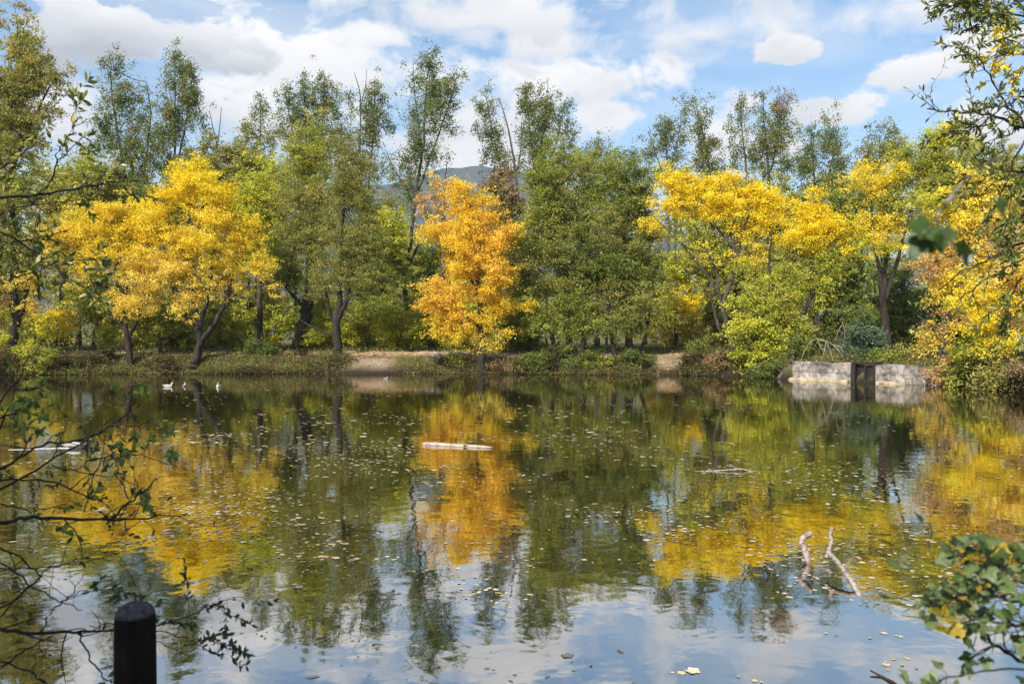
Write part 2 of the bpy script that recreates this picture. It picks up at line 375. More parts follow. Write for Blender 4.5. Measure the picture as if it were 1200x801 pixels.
def leaf_quads(c, size, r, up=.5, aspect=.55, droop=0.0, nb=None):
    n = len(c)
    nrm = unit(r.normal(size=(n, 3)) + np.array([0, 0, up])) if nb is None else unit(nb * 1.5 + r.normal(size=(n, 3)) * .8)
    a = unit(np.cross(nrm, r.normal(size=(n, 3)))); a[:, 2] -= droop; a = unit(a)
    s = unit(np.cross(nrm, a))
    Ls = (size * r.uniform(.65, 1.35, n))[:, None]
    fold = nrm * Ls * .10
    V = np.stack([c - a * Ls * .5, c + s * Ls * aspect * .5 + fold, c + a * Ls * .5, c - s * Ls * aspect * .5 + fold], 1).reshape(-1, 3)
    Q = np.arange(n * 4).reshape(n, 4)
    return V, Q
def frusta(A, B, ra, rb, n=5):
    t = unit(B - A); h_ = np.where(np.abs(t[:, 2:3]) < .8, np.array([[0, 0, 1.]]), np.array([[1., 0, 0]]))
    u = unit(np.cross(t, h_)); w = np.cross(t, u); m = len(A)
    ang = np.arange(n) * 2 * math.pi / n; ca, sa = np.cos(ang), np.sin(ang)
    ring = u[:, None] * ca[None, :, None] + w[:, None] * sa[None, :, None]
    V = np.concatenate([A[:, None] + ring * ra[:, None, None], B[:, None] + ring * rb[:, None, None]], 1).reshape(-1, 3)
    k = np.arange(n); k2 = (k + 1) % n
    q = np.stack([k, k2, k2 + n, k + n], 1)
    Q = (q[None] + (np.arange(m) * 2 * n)[:, None, None]).reshape(-1, 4)
    return V, Q
def fill_between(cr):
    out = list(cr)
    for i in range(len(cr)):
        ds = sorted((math.hypot(cr[i][0] - cr[j][0], cr[i][1] - cr[j][1]), j) for j in range(len(cr)) if j != i)[:2]
        for dd_, j in ds:
            if j < i and any(q[1] == i for q in sorted((math.hypot(cr[j][0] - cr[m][0], cr[j][1] - cr[m][1]), m) for m in range(len(cr)) if m != j)[:2]): continue
            a, b = cr[i], cr[j]
            if dd_ > 1.6 * (a[2] + b[2]): continue
            ca = a[5] if len(a) > 5 else 1; cb = b[5] if len(b) > 5 else 1
            out.append(((a[0] + b[0]) / 2, (a[1] + b[1]) / 2, (a[2] + b[2]) * .34, (a[3] + b[3]) * .36, a[4] if (i + j) % 2 else b[4], .75 * (ca + cb) / 2))
    return out
def tree(name, label, cat, d, trunks, crown, bark=None, leaf=.108, cov=2.0, spread=.42, group=None, bare=0, up=.4, seed=None,
         minz=None, dscale=.85, droop=0.0, tipr=.013, names=('trunk', 'crown'), aspect=.6, pts_per=1.0, fill=True, vs=.8, spr=.15):
    """trunks: list of polylines [(px, py, width px), ...] at distance d; crown: list of (cx, cy, rx, ry, palette[, cov mult[, depth offset m]])"""
    crown = fill_between(crown) if fill else crown
    r = np.random.default_rng(seed if seed is not None else abs(hash((round(trunks[0][0][0]), round(d * 10), len(crown)))) % 99991)
    k = d / F; bark = bark or M_bark
    bx = (trunks[0][0][0] - CX) * k
    base = np.array([bx, d, float(terr(bx, d))])
    nodes = []; par = []; plen = []; rmin = []; attach = []
    TV = []; TQ = []; off = 0
    for ti, tr in enumerate(trunks):
        pts = []
        for q in tr:
            p = P(q[0], q[1], d); dz = q[3] if len(q) > 3 else 0
            p[1] += dz; pts.append((p, q[2] * k / 2 * .84))
        x0 = pts[0][0]
        if ti == 0 or abs(tr[0][1] - trunks[0][0][1]) < 14:      # rooted in the ground
            zz = float(terr(x0[0], x0[1])) - .15
            pts[0] = (np.array([x0[0], x0[1], zz]), pts[0][1])
        # refine with catmull-like interpolation
        pp = np.array([p for p, _ in pts]); rad = np.array([q for _, q in pts])
        tt = np.linspace(0, len(pp) - 1, max(4, int(len(pp) * 4)))
        px_ = np.stack([np.interp(tt, range(len(pp)), pp[:, i]) for i in range(3)], 1)
        px_[1:-1] = (px_[:-2] + 2 * px_[1:-1] + px_[2:]) / 4
        px_[1:-1] += r.normal(size=(len(px_) - 2, 3)) * rad.mean() * .25
        rd = np.interp(tt, range(len(pp)), rad)
        if ti == 0: rd[0] *= 1.35
        m = MB(); m.tube(px_ - base, rd, 9, True, .07)
        TV.append(np.array(m.v)); TQ.append((m.f, off)); off += len(m.v)
        prev = -1; acc = 0
        for i in range(len(px_)):
            frac = i / (len(px_) - 1)
            nodes.append(px_[i]); par.append(prev); plen.append(acc); rmin.append(rd[i]); attach.append(True)
            if i: acc += np.linalg.norm(px_[i] - px_[i - 1])
            prev = len(nodes) - 1
    n_tr = len(nodes)
    # attraction points
    AP = []; APc = []; APn = []
    for e in crown:
        cx_, cy_, rx_, ry_, pal = e[:5]; cm = e[5] if len(e) > 5 else 1.0; do = e[6] if len(e) > 6 else 0.0
        c = P(cx_, cy_, d); c[1] += do
        R3 = np.array([rx_ * k, max(rx_ * k * dscale, .5), ry_ * k])
        area = math.pi * R3[0] * R3[2]
        npt = max(5, int(area * 1.55 * pts_per + 3))
        q = unit(r.normal(size=(npt, 3))) * (r.uniform(.18, 1, npt) ** .42)[:, None]
        pts = c + q * R3 * r.normal(1, .16, (npt, 1)) + r.normal(size=(npt, 3)) * .2
        gz = terr(pts[:, 0], pts[:, 1]) + .12
        pts = pts[pts[:, 2] > gz]
        if len(pts) == 0: continue
        AP.append(pts); n_l = area * cov * cm * DENS / (leaf * leaf * aspect * .5 * .62)
        APn.append(np.full(len(pts), n_l / len(pts))); APc += [pal] * len(pts)
    segsA = []; segsB = []
    if AP:
        AP = np.concatenate(AP); APn = np.concatenate(APn)
        nn = np.array(nodes); tr_top = nn
        dd = np.min(np.linalg.norm(AP[:, None] - nn[None], axis=2), axis=1); order = np.argsort(dd)
        NP = np.zeros((n_tr + len(AP) * 6, 3)); NP[:n_tr] = nn; PL = np.zeros(len(NP)); PL[:n_tr] = plen; cnt = n_tr
        lowcut = np.zeros(len(NP)); 
        z0 = base[2]; zt = AP[:, 2].min()
        for i in range(n_tr):      # branches do not leave the lowest bole
            if nn[i][2] < z0 + .30 * (max(zt, z0 + 1.0) - z0) + .1: lowcut[i] = 3.0
        for a in order:
            p = AP[a]; v = NP[:cnt] - p
            dist = np.sqrt((v * v).sum(1))
            cost = dist + .28 * PL[:cnt] + .9 * np.maximum(0, v[:, 2]) + lowcut[:cnt]
            j = int(np.argmin(cost)); L_ = dist[j]; ns = int(min(5, max(1, L_ / .7))); q0 = NP[j].copy(); prev = j
            sag = r.normal(size=3) * L_ * .06; sag[2] += -.10 * L_
            for s in range(1, ns + 1):
                u = s / ns; q = q0 + (p - q0) * u + sag * math.sin(math.pi * u)
                NP[cnt] = q; PL[cnt] = PL[prev] + L_ / ns; par.append(prev); prev = cnt; cnt += 1
        par_ = np.array(par); rad = np.zeros(cnt); e_ = 2.35
        has = np.zeros(cnt); 
        acc = np.zeros(cnt)
        for i in range(cnt - 1, n_tr - 1, -1):
            rad[i] = max(tipr, acc[i] ** (1 / e_)) if acc[i] > 0 else tipr
            acc[par_[i]] += rad[i] ** e_
        ch = np.arange(n_tr, cnt); pa = par_[n_tr:cnt]
        A = NP[pa]; B = NP[ch]; rb = rad[ch]
        ra = np.where(pa < n_tr, rb * 1.15, rad[np.minimum(pa, cnt - 1)])
        rm = np.array(rmin); lim = np.where(pa < n_tr, rm[np.minimum(pa, n_tr - 1)] * .8, 9); ra = np.minimum(ra, lim); 
        maxr = max(.02, rm.max() * .45); ra = np.minimum(ra, maxr); rb = np.minimum(rb, maxr)
        BV, BQ = frusta(A - base, B - base, ra, rb, 5)
    V = np.concatenate(TV); loops = []; starts = []; c0 = 0
    for fs, o in TQ:
        for f in fs:
            starts.append(c0); loops += [i + o for i in f]; c0 += len(f)
    if len(AP):
        BQ = BQ + len(V); V = np.concatenate([V, BV]); starts += list(c0 + np.arange(len(BQ)) * 4); loops += list(BQ.ravel())
    root = empty(name, base, label, cat, group)
    mesh_np(names[0], V, loops, starts, None, bark, root, smooth_=True)
    if len(AP) and cov > 0:
        cs = []; cols = []; nb = []
        w = r.gamma(2.2, 1 / 2.2, len(AP))            # uneven: dense clumps and thin ones
        for a in range(len(AP)):
            n_l = int(APn[a] * w[a]) + 1
            sp = spread * r.uniform(.6, 1.3)
            ns_ = max(3, int(n_l / SPRAY)); sc_ = r.normal(size=(ns_, 3)) * np.array([sp, sp, sp * vs]); sn_ = unit(r.normal(size=(ns_, 3)) + [0, 0, up + .2])
            wi = r.gamma(1.5, 1, ns_); ix = r.choice(ns_, n_l, p=wi / wi.sum())
            q = sc_[ix] + r.normal(size=(n_l, 3)) * np.array([spr, spr, spr * (.6 if vs < 1 else 1.1)])
            cs.append(AP[a] + q); nb.append(sn_[ix])
            cc_ = pal_cols(APc[a], 1, r)[0]; cs2 = pal_cols(APc[a], ns_, r)
            mixc = .35 * pal_cols(APc[a], n_l, r) + .35 * cs2[ix] + .3 * cc_
            cols.append(mixc * r.uniform(.85, 1.12, (n_l, 1)))
        cs = np.concatenate(cs); cols = np.concatenate(cols)
        nb = np.concatenate(nb); keep = cs[:, 2] > terr(cs[:, 0], cs[:, 1]) + .03
        cs = cs[keep]; cols = cols[keep]; nb = nb[keep]
        LV, LQ = leaf_quads(cs - base, leaf, r, up, aspect, nb=nb)
        quads(names[1], LV, LQ, M_leaf, root, np.clip(cols, 0, .9))
        tree.count += len(cs)
    return root
tree.count = 0
DENS = 1.12
SPRAY = 17
#TREES

# ---- far wood: the mass behind everything
def far_wood():
    r = np.random.default_rng(5); cs = []; cols = []; TA = []; TB = []; ra = []
    xs_ = np.arange(-92, 92, 3.3)
    for row, yy in enumerate((84, 96)):
        for x0 in xs_:
            x0 = x0 + r.uniform(-1.2, 1.2); y0 = yy + r.uniform(-3, 3)
            px = CX + F * x0 / y0
            top = np.interp(px, [-200, 0, 60, 200, 330, 430, 460, 560, 600, 700, 800, 1000, 1200, 1400], [180, 190, 185, 190, 190, 225, 262, 262, 218, 205, 205, 205, 200, 190])
            h_ = (HY - top) / F * y0 + EYE + r.uniform(-2.2, 1.0)
            pal = r.choice(['mixbg', 'yg', 'olive', 'green', 'yellow', 'lime'], p=[.38, .2, .14, .08, .06, .14])
            TA.append([x0, y0, 1]); TB.append([x0 + r.uniform(-.5, .5), y0, h_ * .8]); ra.append(.16)
            for q in range(13):
                u = r.uniform(.06, 1); w = 2.3 * (1 - .45 * u)
                c = np.array([x0 + r.normal() * w * .7, y0 + r.normal() * w * .5, 1.1 + (h_ - 1.1) * u])
                n_ = 150
                cs.append(c + r.normal(size=(n_, 3)) * [.85, .7, .62])
                cols.append((.5 * pal_cols(pal, n_, r) + .5 * pal_cols(pal, 1, r)) * r.uniform(.8, 1.15, (n_, 1)))
    cs = np.concatenate(cs); cols = np.concatenate(cols); k = cs[:, 2] > 1.1; cs = cs[k]; cols = cols[k]
    LV, LQ = leaf_quads(cs, .30, r, .4, .7)
    BV, BQ = frusta(np.array(TA, float), np.array(TB, float), np.array(ra), np.array(ra) * .4, 6)
    Vv = np.concatenate([LV, BV]); Qq = np.concatenate([LQ, BQ + len(LV)])
    cols = np.concatenate([cols, np.tile([[.05, .04, .03]], (len(BQ), 1))])
    o = quads('far_wood', Vv, Qq, M_leaf, None, np.clip(cols, 0, .9)); tag(o, 'distant mixed green and ochre wood behind the trees of the far bank', 'woodland', None, 'stuff')
    tree.count += len(cs)
far_wood()

T = tree
# ---- poplars standing tall behind the bank trees
def pop(label, d, trunks, crown, **k):
    trunks = [[(q[0], q[1], q[2] * (.9 if q[1] > 330 else .58)) for q in t_] for t_ in trunks]
    a = dict(bark=M_barkg, leaf=.15, cov=1.6, spread=.32, up=.1, dscale=.9, tipr=.012, pts_per=1.7, fill=False, vs=1.5, spr=.17); a.update(k)
    return T('poplar_tree', label, 'poplar tree', d, trunks, crown, group='tall poplars rising behind the bank trees', **a)
pop('broad dark poplar, leftmost of the tall poplars, above the grey cloud', 66,
    [[(160, 410, 11), (158, 330, 10), (155, 250, 8), (140, 170, 5), (131, 100, 3), (130, 62, 1.5)], [(157, 270, 7), (170, 200, 5), (178, 130, 3), (172, 96, 1.5)]],
    [(130, 72, 9, 20, 'poplar', .9), (135, 110, 17, 30, 'poplar'), (134, 155, 17, 30, 'poplar', 1.1), (160, 120, 16, 32, 'poplar', .8), (168, 175, 20, 34, 'poplar', 1.2), (145, 215, 32, 32, 'poplar', 1.3), (170, 250, 34, 32, 'green', 1.2)])
pop('dark poplar with a rounded twin tip just right of the leftmost one', 66,
    [[(200, 410, 11), (202, 320, 9), (205, 230, 7), (206, 150, 4), (206, 60, 1.5)], [(206, 200, 5), (218, 150, 3.5), (228, 80, 1.5)]],
    [(204, 82, 12, 26, 'poplar', 1.1), (206, 130, 16, 36, 'poplar', 1.25), (224, 100, 11, 32, 'poplar', 1.0), (229, 130, 12, 28, 'poplar', .8), (205, 180, 24, 36, 'poplar', 1.3), (210, 225, 28, 30, 'poplar', 1.3)])
pop('sparse orange tinged poplar with a small pointed top above the olive wood', 68,
    [[(300, 410, 8), (302, 300, 7), (304, 200, 4), (306, 120, 1.5)]],
    [(305, 132, 10, 16, 'poplar', .8), (297, 165, 18, 20, 'olive', .9), (322, 160, 12, 18, 'olive', .7), (290, 200, 34, 26, 'mixbg', 1.1), (310, 225, 40, 28, 'mixbg', 1.2)])
pop('wide loose poplar with two dark tips above the olive green tree', 66,
    [[(360, 410, 12), (362, 300, 10), (362, 200, 7), (358, 140, 4), (355, 92, 1.5)], [(362, 230, 6), (378, 160, 4), (381, 92, 1.5)], [(362, 220, 5), (342, 150, 3), (334, 105, 1.3)]],
    [(356, 105, 13, 18, 'poplar', 1.0), (336, 118, 14, 20, 'poplar', .7), (362, 140, 20, 26, 'poplar', 1.0), (382, 110, 13, 22, 'poplar', .9), (394, 120, 14, 15, 'poplar', .6), (338, 155, 13, 24, 'poplar', .6), (388, 150, 14, 30, 'poplar', .8), (370, 190, 32, 32, 'green', 1.0)])
pop('narrow single spired poplar between the two tipped poplar and the forked one', 66,
    [[(432, 405, 9), (430, 300, 8), (432, 220, 5), (438, 150, 3), (440, 90, 1.4)]],
    [(438, 104, 9, 16, 'poplar', 1.25), (440, 135, 12, 30, 'poplar', 1.2), (430, 170, 18, 34, 'poplar', .9), (412, 160, 14, 28, 'poplar', .6), (425, 215, 26, 30, 'olive', 1.0)])
pop('tallest poplar with a curved dark trunk forking above the orange tree', 62,
    [[(481, 408, 12), (480, 370, 11), (472, 330, 11), (479, 300, 10), (484, 262, 8), (489, 220, 6.5), (496, 165, 5), (499, 110, 3), (506, 60, 1.5)],
     [(474, 322, 7), (488, 292, 6), (494, 280, 4), (503, 270, 3)], [(490, 225, 5), (508, 175, 4), (524, 130, 2.6), (536, 88, 1.3)],
     [(486, 245, 5), (474, 215, 4), (462, 200, 3), (452, 176, 1.4)], [(494, 170, 3.5), (487, 120, 2.2), (484, 76, 1.2)]],
    [(504, 76, 10, 18, 'poplar', 1.0), (505, 106, 13, 24, 'poplar', 1.0), (485, 94, 6, 24, 'poplar', .7), (487, 130, 9, 18, 'poplar', .6), (523, 112, 14, 22, 'poplar', .85), (537, 95, 8, 14, 'poplar', .8), (514, 140, 17, 24, 'poplar', 1.0),
     (486, 160, 15, 24, 'poplar', .8), (502, 175, 17, 26, 'poplar', .8), (482, 192, 15, 18, 'poplar', .8), (460, 190, 13, 18, 'poplar', .6), (463, 212, 15, 12, 'olive', .6), (488, 222, 16, 18, 'poplar', .8)])
pop('slim poplar with a leaning leafy tip beside a bare dead stem', 66,
    [[(600, 408, 9), (598, 300, 8), (592, 220, 5), (578, 160, 3), (569, 106, 1.3)]],
    [(569, 124, 9, 16, 'poplar', 1.2), (573, 152, 13, 20, 'poplar', 1.2), (584, 182, 14, 16, 'poplar', 1.0), (590, 205, 18, 16, 'brown', .8)])
pop('dense dark poplar with twin tips above the large green oaks', 66,
    [[(628, 408, 10), (628, 300, 9), (626, 200, 6), (620, 140, 3.5), (616, 96, 1.4)], [(627, 200, 5), (638, 150, 3), (642, 98, 1.3)], [(628, 220, 4), (652, 170, 3), (662, 120, 1.3)]],
    [(616, 116, 9, 22, 'poplar', 1.2), (641, 116, 10, 18, 'poplar', 1.0), (625, 150, 14, 26, 'poplar', 1.35), (644, 146, 12, 18, 'poplar', .8), (660, 140, 10, 20, 'poplar', .8), (665, 165, 13, 20, 'poplar', .6), (625, 190, 20, 26, 'poplar', 1.2), (655, 190, 18, 20, 'green', .9)])
pop('low sparse poplar showing thin tips over the right side of the green oaks', 68,
    [[(700, 408, 8), (698, 300, 6), (700, 220, 4), (702, 160, 1.5)]],
    [(702, 176, 12, 14, 'poplar', .7), (690, 190, 14, 16, 'poplar', .8), (716, 185, 10, 12, 'poplar', .6), (735, 190, 14, 14, 'poplar', .7)])
pop('spindly poplar with three thin open tips left of the bright yellow trees', 67,
    [[(785, 408, 8), (784, 300, 7), (782, 210, 4), (779, 132, 1.3)], [(783, 220, 4), (768, 180, 2.4), (760, 155, 1.2)], [(783, 220, 4), (792, 170, 2.4), (799, 140, 1.2)]],
    [(780, 146, 8, 14, 'poplar', .9), (775, 168, 11, 16, 'poplar', .8), (796, 158, 8, 16, 'poplar', .8), (762, 170, 10, 14, 'poplar', .7), (785, 190, 20, 16, 'poplar', .8)])
pop('slender dark poplar column leaning left above the yellow crowns', 66,
    [[(840, 408, 9), (838, 300, 7), (832, 200, 4), (822, 150, 2.6), (813, 114, 1.2)]],
    [(813, 128, 7, 12, 'poplar', 1.1), (821, 146, 10, 15, 'poplar', 1.1), (828, 172, 13, 22, 'poplar', 1.3), (830, 196, 13, 16, 'poplar', 1.2), (829, 128, 5, 12, 'poplar', .6)])
pop('open poplar with one narrow tip against the small white cloud', 66,
    [[(872, 408, 8), (874, 300, 7), (874, 200, 4), (866, 112, 1.3)]],
    [(866, 128, 8, 14, 'poplar', .9), (872, 150, 9, 16, 'poplar', .8), (865, 185, 11, 16, 'poplar', .5), (878, 180, 12, 18, 'poplar', .6)])
pop('broad dark poplar with clustered tips directly right of the white cloud', 65,
    [[(904, 408, 11), (903, 300, 9), (902, 220, 7), (896, 160, 4), (893, 106, 1.4)], [(903, 200, 5), (914, 150, 3), (919, 104, 1.3)]],
    [(893, 122, 8, 18, 'poplar', 1.0), (899, 155, 12, 24, 'poplar', 1.1), (917, 122, 9, 18, 'brown', 1.0), (918, 155, 11, 26, 'poplar', 1.1), (905, 190, 22, 26, 'poplar', 1.1)])
pop('round topped poplar thicket behind the middle yellow tree', 64,
    [[(955, 408, 9), (956, 300, 8), (954, 220, 5), (950, 150, 1.5)], [(955, 260, 5), (972, 200, 3), (982, 150, 1.3)]],
    [(951, 165, 12, 18, 'poplar', 1.1), (940, 185, 14, 18, 'poplar', .9), (980, 162, 14, 18, 'poplar', 1.1), (962, 205, 32, 26, 'poplar', 1.2), (990, 200, 20, 24, 'poplar', .9)])
pop('grey green poplar with a yellowing top left of the golden tree', 62,
    [[(1036, 408, 9), (1034, 300, 8), (1032, 220, 5), (1030, 160, 1.5)]],
    [(1024, 166, 13, 14, 'poplar', .9), (1046, 170, 16, 18, 'olive', 1.0), (1018, 188, 14, 16, 'olive', .8), (1040, 200, 30, 24, 'yg', 1.1)])
pop('single dead topped slim poplar at the far left edge of the wood', 66,
    [[(92, 408, 8), (94, 300, 6), (96, 220, 4), (98, 178, 1.3)]],
    [(95, 200, 18, 18, 'yg', 1.0), (88, 235, 30, 24, 'mixbg', 1.2)])

# bare dead stems poking out above the crowns
def snag(label, d, trunks):
    return T('dead_tree', label, 'dead tree', d, trunks, [], bark=M_barkg, cov=0, group=None, names=('stem', 'crown'))
snag('bare forked dead stem above the yellow tree on the left', 64, [[(256, 405, 5), (255, 300, 4), (255, 200, 3), (255, 168, 2.4)], [(255, 170, 1.8), (250, 150, 1.2), (246, 130, .8)], [(255, 172, 1.8), (258, 150, 1.2), (260, 126, .8)]])
snag('bare pale dead stem between the slim poplar and the dense poplar', 64, [[(611, 405, 6), (610, 300, 5), (606, 215, 3.6), (598, 160, 2.4), (586, 118, 1)], [(606, 200, 2), (612, 165, 1.2), (611, 140, .8)]])
snag('thin bare dead twigs between the two central poplar tips', 65, [[(418, 405, 4), (420, 300, 3.4), (422, 180, 2.4), (423, 110, 1.6), (416, 86, .8)], [(423, 125, 1.2), (429, 100, .8), (430, 82, .6)]])
snag('thin bare leaning stem in front of the far mountain', 63, [[(524, 405, 4), (523, 320, 3), (520, 240, 2), (524, 190, 1)]])

# ---- second row filling in behind the bank trees
BG = 'background trees behind the front row'
def bgt(label, d, base, crown, **k):
    a = dict(bark=M_barkg, leaf=.17, cov=1.7, spread=.5, tipr=.012, pts_per=.9); a.update(k)
    return T('background_tree', label, 'tree', d, base, crown, group=BG, **a)
bgt('olive and orange background tree above the left yellow crown', 60, [[(270, 410, 9), (268, 300, 7), (266, 220, 4)]], [(255, 190, 30, 28, 'mixbg'), (285, 200, 30, 28, 'mixbg'), (272, 240, 40, 30, 'olive'), (230, 190, 20, 22, 'olive', .9)])
bgt('yellow green background tree behind the left edge tree', 58, [[(75, 412, 9), (74, 300, 7), (70, 240, 4)]], [(60, 215, 34, 28, 'yg'), (95, 240, 36, 32, 'mixbg'), (70, 290, 50, 40, 'yg'), (110, 200, 26, 24, 'yg')])
bgt('green background tree below the leftmost tall poplars', 60, [[(150, 410, 9), (150, 300, 7), (150, 250, 4)]], [(140, 250, 40, 28, 'mixbg'), (190, 250, 36, 30, 'green'), (120, 270, 30, 26, 'yg')])
bgt('bright lime tree glowing behind the gap left of the oaks pair', 57, [[(305, 412, 9), (304, 330, 7), (302, 250, 4)]], [(305, 205, 18, 22, 'lime'), (300, 235, 30, 34, 'lime', 1.2), (318, 265, 26, 30, 'lime', 1.1), (290, 290, 26, 30, 'yg')])
bgt('shaded green tree between the left yellow tree and the leaning trunk', 60, [[(290, 412, 8), (290, 370, 6), (292, 330, 4)]], [(290, 350, 34, 36, 'yg'), (320, 380, 30, 26, 'lime'), (262, 380, 28, 26, 'yg')])
bgt('light green tree seen between the olive tree and the tall curved poplar', 60, [[(450, 410, 8), (450, 350, 6), (452, 290, 4)]], [(455, 270, 22, 26, 'lime'), (450, 310, 30, 36, 'yg'), (455, 360, 36, 30, 'green'), (430, 385, 30, 22, 'yg')])
bgt('small yellow topped tree in front of the mountain foot', 64, [[(462, 409, 6), (462, 330, 5), (460, 260, 3)]], [(460, 250, 14, 18, 'lime'), (455, 285, 22, 26, 'yg')])
bgt('green tree behind the curved trunk of the tallest poplar', 68, [[(505, 409, 8), (505, 340, 6), (506, 290, 4)]], [(508, 280, 22, 22, 'green'), (505, 330, 34, 36, 'green', 1.2), (500, 380, 36, 28, 'green', 1.2)])
bgt('russet sparse tree left of the top of the orange tree', 56, [[(520, 411, 6), (520, 330, 5), (518, 250, 3)]], [(510, 235, 16, 22, 'peach', .8), (522, 215, 12, 14, 'orange', .8), (515, 265, 18, 20, 'peach', .7)], spread=.35)
bgt('brown thinning tree between the orange tree and the green oaks', 58, [[(592, 411, 8), (592, 330, 6), (590, 240, 4)]], [(584, 225, 22, 24, 'brown', .9), (600, 245, 20, 30, 'brown', .9), (592, 285, 20, 30, 'olive')])
bgt('green tree filling in low behind the orange tree', 62, [[(590, 410, 8), (590, 370, 6), (590, 330, 4)]], [(590, 340, 34, 40, 'green', 1.2), (600, 385, 36, 24, 'green', 1.2), (540, 390, 30, 20, 'green'), (620, 300, 28, 30, 'green')])
bgt('bright yellow sunlit tree glimpsed through the gap right of the oaks', 60, [[(792, 411, 5), (792, 370, 4), (793, 330, 3)]], [(790, 320, 18, 18, 'lime', 1.2), (800, 345, 26, 24, 'yolk', 1.1), (785, 375, 24, 20, 'lime', 1.2)])
bgt('low peach coloured tree at the end of the path gap', 62, [[(778, 411, 4), (778, 395, 3), (778, 380, 2)]], [(775, 395, 22, 16, 'yellow2', 1.2), (805, 390, 26, 18, 'yellow2', 1.1), (840, 385, 22, 20, 'peach', 1.1)])
bgt('mixed yellow green tree behind the pale trunked yellow tree', 60, [[(860, 411, 8), (860, 350, 6), (860, 300, 4)]], [(830, 300, 34, 34, 'yg'), (875, 310, 36, 38, 'mixbg'), (915, 300, 30, 34, 'mixbg'), (850, 350, 40, 30, 'yg')])
bgt('olive tree filling the gap between the two right yellow trees', 58, [[(1000, 411, 8), (1000, 320, 6), (1000, 250, 4)]], [(995, 235, 26, 26, 'olive'), (1015, 265, 26, 26, 'yg'), (975, 255, 26, 24, 'green')])
bgt('green tree under the poplars behind the umbrella shaped yellow tree', 60, [[(835, 411, 8), (835, 320, 6), (835, 240, 4)]], [(815, 225, 32, 20, 'olive'), (850, 230, 34, 24, 'green'), (880, 260, 36, 26, 'olive'), (835, 270, 36, 26, 'yg'), (920, 240, 30, 26, 'olive'), (945, 265, 26, 26, 'green')])
bgt('dark green tree in the hollow behind the dead white branches', 56, [[(985, 412, 9), (985, 350, 8), (984, 280, 5)], [(985, 350, 5), (1005, 300, 4), (1010, 260, 3)]], [(985, 290, 36, 36, 'dgreen', 1.1), (960, 330, 34, 36, 'green', 1.0), (1005, 340, 34, 40, 'dgreen', 1.2), (975, 380, 36, 28, 'dgreen', 1.2)])
bgt('dark green tree behind the right hand section of wall', 52, [[(1060, 416, 10), (1060, 380, 9), (1058, 320, 6)]], [(1050, 340, 30, 32, 'dgreen', 1.1), (1070, 375, 30, 32, 'dgreen', 1.3), (1035, 390, 26, 26, 'green', 1.2)])
bgt('tall olive green tree at the right behind the orange yellow trees', 58, [[(1150, 412, 10), (1150, 300, 8), (1150, 220, 4)]], [(1150, 200, 36, 34, 'mixbg'), (1185, 210, 36, 36, 'yg'), (1130, 240, 36, 36, 'yg')])
bgt('background tree beyond the right edge of the view', 54, [[(1230, 412, 10), (1230, 300, 8), (1230, 220, 4)]], [(1225, 230, 46, 50, 'mixbg'), (1235, 320, 60, 60, 'yg')])
bgt('background tree beyond the left edge of the view', 56, [[(-40, 412, 10), (-40, 300, 8), (-40, 220, 4)]], [(-35, 230, 46, 50, 'mixbg'), (-35, 320, 60, 60, 'yg'), (10, 330, 40, 50, 'mixbg')])
bgt('slim green sapling with a dark stem near the left bushes', 54, [[(110, 415, 5), (110, 385, 4), (112, 350, 3), (113, 330, 2)]], [(108, 345, 30, 26, 'yg', .9), (85, 370, 24, 18, 'mixbg'), (130, 385, 24, 16, 'yg')])
bgt('vivid yellow bush crown in the shade left of the peach tree', 53, [[(66, 415, 4), (66, 390, 3), (67, 370, 2)]], [(68, 368, 13, 14, 'yolk', 1.4), (60, 385, 16, 12, 'lime', 1.2), (84, 385, 8, 8, 'yellow', 1.0)])
for (bx_, w_, pal, lb) in [(20, 34, 'mixbg', 'low thicket under the left edge tree'), (150, 36, 'lime', 'low thicket under the peach yellow tree'), (215, 34, 'yg', 'low thicket behind the fork of the left yellow tree'),
                           (262, 34, 'yg', 'dim low thicket right of the left yellow tree'), (385, 36, 'lime', 'low thicket between the leaning trunk and the dark trunk'),
                           (425, 30, 'yg', 'low thicket right of the dark trunked olive tree'), (465, 30, 'lime', 'sunlit low thicket behind the bare path'), (515, 32, 'yg', 'low thicket at the left foot of the orange tree'),
                           (560, 32, 'lime', 'low thicket right behind the orange tree trunk'), (610, 30, 'green', 'low thicket between the orange tree and the oaks'), (850, 30, 'olive', 'low thicket behind the pale trunk'),
                           (910, 32, 'yg', 'low thicket behind the big yellow green bush'), (1115, 30, 'dgreen', 'low thicket behind the grey trunk at the wall end'), (1170, 36, 'yg', 'low thicket at the right edge')]:
    dd_ = 53.6 + (bx_ * 7 % 3)
    T('thicket', lb, 'bush', dd_, [[(bx_, 413, 3), (bx_ + 2, 395, 2), (bx_, 375, 1.2)]], [(bx_, 388, w_, 24, pal, 1.3), (bx_ - 12, 370, w_ * .6, 20, pal, 1.0), (bx_ + 14, 402, w_ * .8, 12, pal, 1.2)],
      bark=M_barkg, leaf=.14, cov=1.8, spread=.35, group='thickets behind the far bank', names=('stem', 'foliage'))

